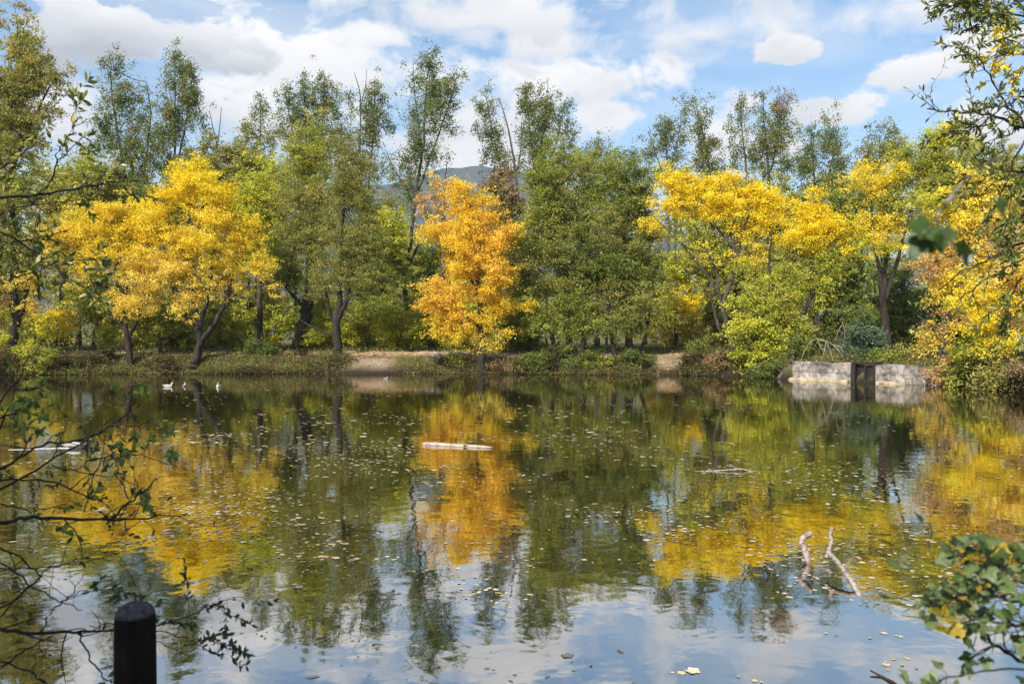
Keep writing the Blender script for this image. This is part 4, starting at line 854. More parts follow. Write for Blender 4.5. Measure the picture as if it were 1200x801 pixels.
for k, (px, w, lab) in enumerate([(503, .30, 'leftmost dark stone on the bare bank by the path'), (512, .42, 'largest dark stone on the bare bank left of the orange tree'), (522, .26, 'small stone wedged against the largest bank stone'), (530, .34, 'flat dark stone nearest to the orange tree'), (494, .2, 'tiny stone at the edge of the bare earth slope')]):
    x, y = S(px, 437.3); y += .75 + .12 * k % .4; rock('bank_stone', lab, (x, y, float(terr(x, y)) + .05), (w, w * .7, w * .5), k, group='stones on the bare bank')

# ------------------------------------------------------------------ bleached dead branches and floating timber
def branchy(name, label, cat, d, lines, mat=M_dead, group=None, parts=('limb', 'twig')):
    """lines: list of [(px, py, width px, distance)] ; the first is the limb, the others are its side pieces"""
    l0 = lines[0][0]; dd = l0[3] if len(l0) > 3 else d
    root = empty(name, P(l0[0], l0[1], dd), label, cat, group); base = np.array(root.location)
    for i, ln in enumerate(lines):
        pts = [P(q[0], q[1], q[3] if len(q) > 3 else d) for q in ln]; rad = [q[2] * (q[3] if len(q) > 3 else d) / F / 2 for q in ln]
        tt = np.linspace(0, len(pts) - 1, len(pts) * 5); pp = np.array(pts)
        pi = np.stack([np.interp(tt, range(len(pts)), pp[:, j]) for j in range(3)], 1); pi[1:-1] = (pi[:-2] + pi[1:-1] * 2 + pi[2:]) / 4
        ri = np.interp(tt, range(len(pts)), rad); m = MB(); m.tube(pi - base, ri, 9, True, .09)
        m.build(parts[0] if i == 0 else parts[1], mat, root, True)
    return root
branchy('dead_branch', 'arching bleached dead branch drooping toward the wall', 'branch', 40.3,
        [[(990, 424, 1.0), (984, 412, 1.4), (975, 403, 1.7), (966, 399, 1.8), (955, 397, 1.6), (948, 402, 1.2), (942, 412, 1.0), (938, 425, .7)],
         [(968, 400, 1.3), (966, 412, 1), (962, 424, .7)], [(968, 400, 2), (974, 414, 1.6), (977, 424, 1.2)], [(958, 398, 1.8), (962, 408, 1.4), (971, 412, 1)], [(976, 404, 1.8), (986, 407, 1.4), (989, 413, .9)]], group=None, mat=M_barkp)
branchy('dead_branch', 'thin bleached dead branch curling above the arching one', 'branch', 41.5,
        [[(990, 398, .8), (989, 382, 1.1), (985, 370, 1.1), (976, 363, 1.0), (964, 362, .8), (958, 370, .5)], [(988, 378, 1.2), (982, 388, 1), (980, 396, .7)]], mat=M_barkp)
branchy('fallen_tree', 'dark fallen limb sloping over the bank left of the wall', 'fallen tree', 42,
        [[(912, 444, 5), (920, 432, 5.5), (930, 418, 4.5), (938, 405, 3)], [(920, 432, 3), (934, 428, 2.4), (944, 420, 1.4)]], mat=M_barkg)
branchy('fallen_tree', 'thick grey leaning branch behind the yellow tree with dark crooked trunks', 'fallen tree', 46.5,
        [[(905, 424, 5), (912, 372, 7), (922, 352, 8), (940, 338, 7), (956, 318, 4)], [(940, 338, 3), (958, 345, 2.4), (972, 372, 1.6)]], mat=M_barkg)
D0 = 15.8
def fl(px, py, w): d_ = F * EYE / (py - HY); return (px, py, w, d_)
root = empty('floating_log', P(535, 523, F * EYE / 128), 'pale barkless log floating level in the orange reflection', 'log'); base = np.array(root.location)
d_ = F * EYE / 128; ks = d_ / F
pts = []; rad = []
for i, (px, dz) in enumerate([(494, 2.0), (497, 2.6), (505, 3.0), (520, 2.8), (540, 2.4), (555, 2.4), (566, 2.0), (574, 1.2), (578, .5)]):
    pts.append(P(px, 522 + (px - 494) * .035, d_) * [1, 1, 0] + [0, (px - 535) * -.006, .020 - .0006 * i]); rad.append(dz * ks * .85)
m = MB(); m.tube(np.array(pts) - base, rad, 12, True, .08); M_log = noisy('pale_stripped_log', [(.3, (.14, .09, .07)), (.42, (.33, .26, .21)), (.75, (.50, .43, .36))], 7, .7, .5, .01)
m.build('trunk', M_log, root, True)
M_knot = noisy('dark_knot', [(.3, (.02, .012, .01)), (.7, (.10, .05, .035))], 20, .9)
for (px, s, dy) in [(545, 1.5, 0), (547.5, 1.0, -.6), (528, .8, .2), (503, .8, 0), (499, .9, .3)]:
    bm = bmesh.new(); bmesh.ops.create_icosphere(bm, subdivisions=2, radius=s * ks)
    me = bpy.data.meshes.new('knot'); bm.to_mesh(me); bm.free(); me.materials.append(M_knot); o = link(bpy.data.objects.new('knot', me), root)
    p = np.array([np.interp(px, [494, 578], [pts[0][0], pts[-1][0]]), np.interp(px, [494, 578], [pts[0][1], pts[-1][1]]) - 2.1 * ks, .03]) - base; o.location = tuple(p); o.scale = (1.4, .6, .7)
# long thin stick lying in the water
L1 = [(806, 553, .9), (822, 552, 1.5), (840, 551.5, 1.8), (862, 550, 2.0), (868, 549.3, 2.1), (880, 552, 1.7), (900, 553.5, 1.5), (914, 555, 1.2), (928, 554, .9)]
d_ = F * EYE / 157
branchy('driftwood_stick', 'long thin pale stick half sunk in the water left of centre right', 'driftwood', d_,
        [[(a, b_, c, d_) for a, b_, c in L1], [(914, 555, 1.6, d_), (922, 552, 1.8, d_), (928, 550.5, 1.0, d_)], [(914, 555, 1.6, d_), (924, 558, 1.5, d_)], [(866, 550, 1.6, d_), (858, 546, 1.2, d_), (851, 545, .8, d_)]], mat=M_drift)['label'] = 'long thin pale stick half sunk in the water, forked at its right end'
branchy('driftwood_stump', 'short curved pinkish driftwood piece sticking out of the water', 'driftwood', 7.8,
        [[(948, 664, 8, 7.75), (947, 655, 8.5, 7.75), (944, 646, 8, 7.78), (940, 638, 7.5, 7.8), (940, 632, 7, 7.85), (945, 628, 7, 7.85), (950, 625, 6.5, 7.8), (952, 626, 4, 7.8)], [(946, 660, 5, 7.75), (941, 656, 3, 7.7)]], parts=('limb', 'knot'), mat=M_drift)
branchy('driftwood_branch', 'long bleached branch rising from the water with an upright broken tip', 'driftwood', 7.4,
        [[(1009, 702, 5, 6.75), (1006, 694, 6.5, 6.85), (998, 680, 6.5, 7.0), (988, 666, 6.2, 7.2), (978, 654, 6, 7.4), (971, 647, 6.5, 7.55), (973, 640, 4.5, 7.6), (975, 634, 4.2, 7.65), (974, 627, 4, 7.7), (975, 618, 4.4, 7.75)], [(971, 648, 5, 7.55), (969, 653, 4.5, 7.5)]], parts=('limb', 'stub'), mat=M_drift)
branchy('driftwood_twig', 'thin brown twig floating at the bottom right by a dead leaf', 'twig', 5.1, [[(1021, 786, 2, 5.2), (1034, 793, 3, 5.15), (1048, 800, 3.4, 5.05), (1056, 806, 3, 5.0)]], mat=M_bark)

# ------------------------------------------------------------------ water birds
M_wh, t, b = new_mat('white_plumage'); b.inputs['Base Color'].default_value = (.50, .48, .43, 1); b.inputs['Roughness'].default_value = .8
M_dk = noisy('dark_plumage', [(.35, (.02, .018, .016)), (.65, (.08, .065, .05))], 30, .6)
M_gy = noisy('grey_plumage', [(.35, (.30, .28, .26)), (.65, (.52, .50, .47))], 30, .7)
M_bill, t, b = new_mat('bill'); b.inputs['Base Color'].default_value = (.55, .30, .04, 1)
def duck(label, x, y, rot, sc, body, head, wing, group=None, name='duck', upend=False):
    root = empty(name, (x, y, 0), label, 'duck', group); root.rotation_euler = (0, 0, rot); root.scale = (sc,) * 3
    # body, neck and head are one skin: rings along a bent spine, nose toward +X
    sp = [(-.27, .085, .004, .012), (-.24, .075, .022, .03), (-.17, .045, .06, .07), (-.08, .03, .085, .10), (.02, .028, .09, .105), (.10, .035, .082, .095), (.15, .06, .06, .065), (.165, .10, .042, .04), (.165, .145, .032, .032), (.172, .185, .036, .033), (.19, .205, .038, .034), (.215, .205, .030, .026), (.235, .198, .016, .014)]
    V = []; n = 14
    for i, (x_, z_, rv, rh) in enumerate(sp):
        a = sp[max(i - 1, 0)]; c = sp[min(i + 1, len(sp) - 1)]; tx, tz = c[0] - a[0], c[1] - a[1]; l = math.hypot(tx, tz); tx /= l; tz /= l
        for k in range(n):
            an = 2 * math.pi * k / n; V.append((x_ - tz * rv * math.sin(an), rh * math.cos(an), z_ + tx * rv * math.sin(an)))
    Fs = [(i*n+k, i*n+(k+1) % n, (i+1)*n+(k+1) % n, (i+1)*n+k) for i in range(len(sp) - 1) for k in range(n)] + [tuple(range(n))[::-1], tuple((len(sp)-1)*n + k for k in range(n))]
    m = MB(); m.add(V, Fs); o = m.build('body', body, root, True); o.data.materials.append(head)
    for p in o.data.polygons:
        if p.center.x > .13 and p.center.z > .11: p.material_index = 1
    for sgn in (-1, 1):
        m = MB(); W_ = []
        for i, (x_, h_) in enumerate([(.09, .015), (.04, .045), (-.06, .055), (-.16, .04), (-.27, .008)]):
            for k in range(7):
                u = k / 6 * math.pi; W_.append((x_, sgn * (.062 + .045 * math.sin(u) * (1 - abs(x_ + .05) * 2)), .075 + .0 * i + h_ * math.cos(u) + (.02 if x_ < -.2 else 0)))
        m.add(W_, [(i*7+k, i*7+k+1, (i+1)*7+k+1, (i+1)*7+k) for i in range(4) for k in range(6)]); m.build('wing', wing, root, True)
    m = MB(); m.tube([(.232, 0, .197), (.255, 0, .191), (.28, 0, .187)], [.014, .013, .008], 8); ob = m.build('bill', M_bill, root, True); ob.scale = (1, 1.2, 1)
    for sgn in (-1, 1):
        m = MB(); m.tube([(.205, sgn * .026, .212), (.206, sgn * .034, .2125)], [.005, .003], 6); m.build('eye', M_dk, root)
    return root
d_ = F * EYE / (524.5 - HY); duck('dark duck swimming right and trailing a bright wake', (92 - CX) / F * d_, d_, R(-4), .95, M_dk, M_dk, M_gy)
for (px, py, rot, sc, lb) in [(197, 453, 20, .85, 'white duck on the left, body turned sideways under the far bank'), (256, 453.5, -75, .9, 'round looking white duck right of the others, seen end on below the big yellow tree'), (216, 452.5, 100, .7, 'smaller white duck with raised head between the two bigger ones')]:
    d_ = F * EYE / (py - HY); duck(lb, (px - CX) / F * d_, d_, R(rot), sc, M_wh, M_wh, M_wh, 'white ducks near the far bank')
d_ = F * EYE / (444 - HY); duck('lone white duck in front of the bare earth slope', (452 - CX) / F * d_, d_, R(40), .5, M_wh, M_wh, M_wh)
# the wake: two low ridges of broken water spreading behind the dark duck
M_foam, t, b = new_mat('broken_water'); b.inputs['Roughness'].default_value = .3; b.inputs['Specular IOR Level'].default_value = .9
fc = ramp(t, tnoise(t, 14, 6, .7, vs=(.4, 3, 1)), [(.4, (.22, .22, .20)), (.56, (.72, .72, .70))]); t.links.new(fc, b.inputs['Base Color'])
d_ = F * EYE / 129.5; x0, y0 = (89 - CX) / F * d_, d_
m = MB()
for (ex, ey, w0) in [((22 - CX) / F * 15.9, 15.55, .05), ((60 - CX) / F * 16, 16.35, .02)]:
    n = 22; V = []
    for i in range(n):
        u = i / (n - 1); x = x0 + (ex - x0) * u; y = y0 + (ey - y0) * u + .015 * math.sin(i * 1.3); w = w0 * (1 - .7 * u) * (1 + .3 * math.sin(i * 2.3)); hh = .012 * (1 - .8 * u)
        V += [(x, y - w, -.002), (x, y - w * .3, hh + .003), (x, y + w * .3, hh + .003), (x, y + w, -.002)]
    m.add(V, [(i*4+k, (i+1)*4+k, (i+1)*4+k+1, i*4+k+1) for i in range(n - 1) for k in range(3)])
o = m.build('wake', M_foam, None, True); tag(o, kind='structure'); o['label'] = 'bright wake streak behind the dark duck'

# ------------------------------------------------------------------ leaves floating on the pond
def leaf_outline(lobed, r, nseg=22):
    pts = []
    for k in range(nseg):
        a = 2 * math.pi * k / nseg
        if lobed: rr_ = .30 + .20 * abs(math.cos(2.5 * a + .0)) ** .7 * (1.0 if abs(math.sin(a / 2)) < .96 else .5)
        else: rr_ = .5 / math.sqrt(math.cos(a) ** 2 + (math.sin(a) / .5) ** 2) * (1 - .08 * (k % 2))
        pts.append((rr_ * math.cos(a), rr_ * math.sin(a)))
    return pts
M_float, t, b = new_mat('floating_dead_leaf'); b.inputs['Roughness'].default_value = .35; b.inputs['Specular IOR Level'].default_value = .7
oi = t.nodes.new('ShaderNodeObjectInfo'); t.links.new(ramp(t, oi.outputs['Random'], [(0, (.50, .38, .20)), (.3, (.58, .48, .32)), (.55, (.36, .22, .10)), (.8, (.62, .53, .38)), (1, (.48, .34, .10))]), b.inputs['Base Color'])
protos = []
for v in range(8):
    rr2 = random.Random(v); ol = leaf_outline(v % 2 == 0, rr2); n = len(ol); c1 = rr2.uniform(-.08, .12); c2 = rr2.uniform(.02, .2)
    V = [(0, 0, .01)] + [(x * .5, y * .5, .010 + .015 * rr2.random()) for x, y in ol] + [(x, y, .012 + abs(y) * c2 + x * x * max(0, c1) + .02 * rr2.random()) for x, y in ol]
    Fs = [(0, 1 + k, 1 + (k + 1) % n) for k in range(n)] + [(1 + k, 1 + n + k, 1 + n + (k + 1) % n, 1 + (k + 1) % n) for k in range(n)]
    V += [(-.40, 0, .015), (-.40, .012, .015), (-.72, .06, .03), (-.72, .05, .03)]; q = len(V); Fs.append((q - 4, q - 3, q - 2, q - 1))
    me = bpy.data.meshes.new('floating_leaf'); me.from_pydata(V, [], Fs); me.update(); me.materials.append(M_float); protos.append(me)
r = np.random.default_rng(33)
def drift(n):
    out = []
    while len(out) < n:
        px = r.uniform(0, 1200, 4000); py = r.uniform(441, 806, 4000); d = F * EYE / (py - HY); x = (px - CX) / F * d
        dn = .42 + .7 * wav(x * .9, d * .55, 1.0, 2) + .45 * wav(x * 2.3, d * 2.3, 1.0, 7)
        k = smooth(np.interp(py, [440, 470, 560, 690, 720, 800], [.9, 1.2, 1.0, .50, .10, .06])) * np.interp(px, [0, 120, 250, 800, 900, 1200], [.25, .6, 1.1, 1.0, .5, .35]) * np.clip(dn, .05, 1.6) ** 1.5
        keep = r.random(4000) < k * .6
        out += list(zip(x[keep], d[keep], px[keep], py[keep]))
    return out[:n]
dl = drift(5200)
# clusters at the spots where the photograph shows patches
for (px, py, n_, sp) in [(375, 748, 7, .10), (317, 742, 5, .09), (450, 693, 6, .12), (365, 693, 5, .12), (340, 636, 5, .2), (600, 797, 2, .04), (1045, 778, 9, .10), (1040, 745, 4, .06), (535, 768, 3, .12), (690, 782, 3, .1), (792, 787, 3, .06), (520, 636, 4, .15), (735, 655, 5, .2), (710, 517, 8, .5), (350, 670, 5, .2), (885, 797, 4, .1), (670, 768, 3, .15), (430, 620, 5, .2), (1150, 490, 6, .3), (425, 656, 5, .2)]:
    for _ in range(n_):
        d = F * EYE / (py - HY); x = (px - CX) / F * d + r.normal() * sp; d = d + r.normal() * sp * .8; dl.append((x, d, px, py))
dl = [q for q in dl if sdist(np.array(q[0]), np.array(q[1])) < -.3]
szs = np.clip(r.lognormal(math.log(.036), .45, len(dl)), .018, .12) * np.array([1.0 + .35 * min(1, max(0, (q[1] - 9) / 12)) for q in dl]); order = np.argsort([-szs[i] / dl[i][1] ** 1.5 for i in range(len(dl))])
rest_ = []
for j, i in enumerate(order):
    x, y = dl[i][0], dl[i][1]; s = szs[i]
    if j < 300:
        o = bpy.data.objects.new('floating_leaf', protos[j % 8]); o.location = (float(x), float(y), .001); s_ = float(s) * .9
        o.scale = (s_, s_, s_ * .4); o.rotation_euler = (0, 0, random.uniform(0, 6.28)); link(o)
        tag(o, 'small pale yellow or tan autumn leaf floating on the pond', 'leaf', 'single leaves floating on the pond')
    else: rest_.append((x, y, s))
rest_ = np.array(rest_); n = len(rest_)
a = r.uniform(0, 6.28, n); cV = []; 
ring = np.linspace(0, 2 * math.pi, 7)[:-1]
ex = 1 + 0 * ring
rad_ = rest_[:, 2:3] * .55 * (1 + r.uniform(0, .5, (n, 1)) * (rest_[:, 1:2] > 16))
asp = r.uniform(.55, .95, (n, 1))
lx = np.cos(ring)[None] * rad_ * r.uniform(.75, 1.15, (n, 6)); ly = np.sin(ring)[None] * rad_ * asp
X_ = rest_[:, 0:1] + lx * np.cos(a)[:, None] - ly * np.sin(a)[:, None]; Y_ = rest_[:, 1:2] + lx * np.sin(a)[:, None] + ly * np.cos(a)[:, None]
Z_ = .004 + rad_ * r.uniform(0, .10, (n, 6))
V = np.stack([X_, Y_, Z_], 2).reshape(-1, 3)
cl = np.array([(.46, .37, .20), (.58, .49, .32), (.30, .20, .10), (.62, .55, .40), (.48, .36, .10)])[r.choice(5, n)] * r.uniform(.7, 1.05, (n, 1))
M_fl2, t, b = new_mat('wet_leaf_scatter'); at = t.nodes.new('ShaderNodeAttribute'); at.attribute_name = 'leafcol'; t.links.new(at.outputs['Color'], b.inputs['Base Color']); b.inputs['Roughness'].default_value = .35; b.inputs['Specular IOR Level'].default_value = .7
tag(quads('floating_leaves', V, np.arange(n * 6).reshape(n, 6), M_fl2, None, cl), 'scatter of tiny pale leaves and specks drifting over the pond', 'floating leaves', None, 'stuff')

# ------------------------------------------------------------------ near bank things: post, overhanging trees, shrubs
d_ = 3.0; px0 = (157.5 - CX) / F * d_; zt = EYE - (705 - HY) / F * d_; zb = float(terr(px0, d_)) - .2
M_post, t, b = new_mat('shade_dark_post_timber'); nz = tnoise(t, 14, 8, .7, vs=(1, 1, .12)); t.links.new(ramp(t, nz, [(.3, (.005, .0035, .003)), (.6, (.016, .011, .009)), (.8, (.045, .032, .028))]), b.inputs['Base Color']); b.inputs['Roughness'].default_value = .9; b.inputs['Specular IOR Level'].default_value = .12; ncr = tnoise(t, 22, 6, .8, vs=(1, 1, .06), dist=.4); bump(t, b, ncr, 1.0, .03)  # timber colour darkened to stand for the shade of the near trees
M_ptop = noisy('sky_lit_post_top', [(.3, (.02, .016, .017)), (.5, (.06, .048, .05)), (.75, (.13, .11, .11))], 45, .85, .8, .006)  # paler colour on the top paints in the light from the sky
pr = empty('wooden_post', (px0, d_, zb), 'dark round wooden post with a domed sky lit top at the bottom left', 'post')
rp = .0725; H = zt - zb
m = MB(); m.tube([(0, 0, 0), (0, 0, H * .4), (0, 0, H * .7), (0, 0, H - .08), (0, 0, H - .050)], [rp * 1.10, rp * 1.07, rp * 1.04, rp, rp * .97], 40); m.build('shaft', M_post, pr, True)
m = MB(); cp = [(0, 0, H - .0499), (0, 0, H - .036), (0, 0, H - .022), (0, 0, H - .012), (0, 0, H - .004), (0, 0, H)]; m.tube(cp, [rp * .97, rp * .92, rp * .80, rp * .62, rp * .36, rp * .04], 40, True, .012); m.build('domed_top', M_ptop, pr, True)

def leaf_blades(c, dirs, size, r, lobed=False, width=.42):
    """folded leaf blades (or five lobed ones) with real outline; returns V, faces(list), per face count"""
    V = []; Fs = []
    if lobed:
        ang_ = np.array([180, 150, 118, 100, 72, 50, 36, 14, 0, -14, -36, -50, -72, -100, -118, -150]) * math.pi / 180
        rr_ = np.array([.16, .40, .36, .52, .58, .40, .44, .60, .72, .60, .44, .40, .58, .52, .36, .40])
        ol = np.stack([np.cos(ang_) * rr_ + .3, np.sin(ang_) * rr_ * .9], 1)
    else:
        ol = np.array([(0, 0), (.18, .5), (.45, .98), (.72, .8), (1, 0), (.72, -.8), (.45, -.98), (.18, -.5)]) * [1, width * .5]
    for i in range(len(c)):
        a = dirs[i] / np.linalg.norm(dirs[i]); nrm = unit(r.normal(size=3) * .7 + [0, 0, .8]); s = np.cross(nrm, a); s /= max(1e-6, np.linalg.norm(s)); nn = np.cross(a, s)
        L_ = size * r.uniform(.65, 1.2); cup = r.uniform(-.1, .3); bend = r.uniform(-.35, .1); o = len(V)
        V.append(c[i] + a * L_ * .35)
        for (u, v) in ol: V.append(c[i] + a * u * L_ + s * v * L_ + nn * (abs(v) * cup + bend * u * u) * L_)
        n_ = len(ol); Fs += [(o, o + 1 + k, o + 1 + (k + 1) % n_) for k in range(n_)]
    return np.array(V), Fs, len(ol)
def spray(name, label, cat, rootpt, lines, pal, leafsize, d, density, seed, bark=M_twig, mat=M_leafg, lobed=False, twigs=1.0, twl=.25, trunk=None, crowns=(), width=.42, petiole=.0, names=('branches', 'foliage'), bare=()):
    """lines: [(px,py,width px,distance)...] main branches; density: leaves per metre of side twig; bare: indices of lines without leaves"""
    r = np.random.default_rng(seed); root = empty(name, rootpt, label, cat); base = np.array(root.location)
    m = MB(); lc = []; ldir = []; 
    for li, ln in enumerate(lines):
        pts = np.array([P(q[0], q[1], q[3] if len(q) > 3 else d) for q in ln]); rad = np.array([q[2] * (q[3] if len(q) > 3 else d) / F / 2 for q in ln])
        tt = np.linspace(0, len(pts) - 1, len(pts) * 4); pi = np.stack([np.interp(tt, range(len(pts)), pts[:, j]) for j in range(3)], 1)
        pi[1:-1] = (pi[:-2] + pi[1:-1] * 2 + pi[2:]) / 4; pi[1:-1] += r.normal(size=(len(pi) - 2, 3)) * d * .0012; ri = np.interp(tt, range(len(pts)), rad)
        m.tube(pi - base, ri, 7)
        dens = ln[0][4] if len(ln[0]) > 4 else 1.0
        seg = np.linalg.norm(np.diff(pi, axis=0), axis=1).sum()
        nt_ = int(seg / .09 * twigs * (.4 + .6 * min(dens, 1.2)))
        for _ in range(nt_):
            k = r.integers(1, len(pi) - 1); k = max(k, r.integers(1, len(pi) - 1)); p = pi[k]; tv = unit(pi[min(k + 1, len(pi) - 1)] - pi[k - 1])
            dv = unit(tv * .7 + r.normal(size=3) * [.7, .7, .7]); l = twl * r.uniform(.4, 1.3); n_ = 6; q = [p]; 
            for s in range(n_): dv = unit(dv + r.normal(size=3) * .22); q.append(q[-1] + dv * l / n_)
            q = np.array(q); rr0 = min(ri[k] * .6, .0035); m.tube(q - base, np.linspace(rr0, max(.0006, rr0 * .3), len(q)), 5)
            if li in bare: continue
            nl = r.poisson(density * l * dens)
            for _ in range(nl):
                u = r.uniform(.25, 1) * n_; j = min(int(u), n_ - 1); pp = q[j] + (q[j + 1] - q[j]) * (u - j); dd = unit(unit(q[j + 1] - q[j]) * .8 + r.normal(size=3) * .7)
                if petiole: m.tube([pp - base, pp + dd * petiole * .5 - base + [0, 0, .004], pp + dd * petiole - base], [.0009, .0008, .0007], 4); pp = pp + dd * petiole
                lc.append(pp); ldir.append(dd)
    if trunk:
        tp = [np.array(p[:3]) for p in trunk]; m.tube([p - base for p in tp], [p[3] for p in trunk], 12, True, .06)
    m.build(names[0], bark, root, True)
    if lc:
        V, Fs, nf = leaf_blades(np.array(lc), np.array(ldir), leafsize, r, lobed, width)
        cc_ = pal_cols(pal, len(lc), r) * r.uniform(.75, 1.2, (len(lc), 1)); Q = np.array(Fs)
        quads(names[1], V - base, Q, mat, root, np.repeat(np.clip(cc_, 0, .9), nf, 0))
    if crowns:                # the part of the crown that stands outside the photograph: shades the near bank
        cs = []
        for (x, y, z, rx_, rz_, n_) in crowns: cs.append(np.array([x, y, z]) + unit(r.normal(size=(n_, 3))) * (r.random((n_, 1)) ** .4) * [rx_, rx_, rz_])
        cs = np.concatenate(cs); V, Q = leaf_quads(cs - base, .09, r, .4, .55); quads('crown', V, Q, M_leaf, root, pal_cols(pal, len(cs), r))
    return root
PAL['near'] = [((.12, .15, .03), 4), ((.18, .21, .04), 3), ((.28, .27, .05), 2), ((.42, .34, .07), .9)]
PAL['nearlime'] = [((.20, .26, .04), 4), ((.30, .34, .05), 3), ((.13, .18, .03), 2), ((.55, .42, .06), 1)]
PAL['neardark'] = [((.035, .05, .018), 4), ((.06, .08, .025), 3), ((.10, .11, .03), 1)]
PAL['sage_sheen'] = [((.12, .17, .06), 4), ((.22, .27, .13), 3), ((.07, .11, .03), 3), ((.5, .35, .03), .2)]  # leaf greens lightened to paint in the sky sheen
spray('overhanging_tree', 'near tree reaching dark twigs and green leaves in from the left edge', 'tree', (-6.2, 2.4, .4),
      [[(-260, 262, 10, 5.2, 0), (-90, 250, 7, 5.6), (0, 233, 3.6, 6.0), (60, 227, 3, 6.2)], [(60, 227, 3, 6.2, 1), (110, 216, 2.4, 6.3), (165, 212, 1.2, 6.4)],
       [(45, 229, 2.4, 6.1, .9), (66, 205, 2, 6.1), (68, 180, 1.6, 6.0), (82, 158, 1.2, 6.0), (100, 142, .9, 6.0)], [(68, 190, 1.5, 6.1, .9), (85, 175, 1, 6.2), (110, 150, .8, 6.3)],
       [(-90, 250, 4, 5.6, .9), (0, 200, 2.6, 6.0), (30, 178, 1.6, 6.1), (55, 160, 1, 6.2)], [(-120, 252, 4, 5.5, .9), (0, 268, 2.4, 5.8), (50, 300, 1.8, 6.0), (75, 325, 1.3, 6.0), (110, 340, .9, 6.1)],
       [(-100, 250, 4, 5.6, 1), (0, 285, 2, 5.9), (30, 282, 1.4, 6.0), (80, 270, .9, 6.1)], [(-30, 295, 2, 5.8, 1), (20, 325, 1.6, 5.9), (60, 310, 1.0, 6.0), (120, 300, .8, 6.2)], [(-60, 310, 3, 5.8, .9), (0, 250, 2, 5.9), (40, 240, 1.4, 6.2), (90, 235, .9, 6.3)]],
      'near', .075, 6.0, 62, 3, twigs=1.0, twl=.30, width=.36, trunk=[(-3.4, -.8, 4.4, .03), (-4.4, .2, 4.0, .06), (-5.6, 1.6, 2.9, .11), (-6.1, 2.4, 1.6, .14), (-6.2, 2.4, .2, .17), (-6.1, 2.5, 1.0, .15), (-6.0, 2.6, 1.5, .13), (-5.5, 3.5, 2.6, .10), (-5.1, 4.6, 3.0, .06), (-4.85, 5.2, 2.95, .03)],
      crowns=[(-3.5, -.7, 4.5, 1.5, 1.2, 15000), (-5.4, .1, 5.0, 1.7, 1.4, 16000), (-2.4, -1.4, 4.3, 1.1, .9, 8000), (-7.2, 1.6, 5.2, 1.6, 1.6, 9000)])
B3 = []
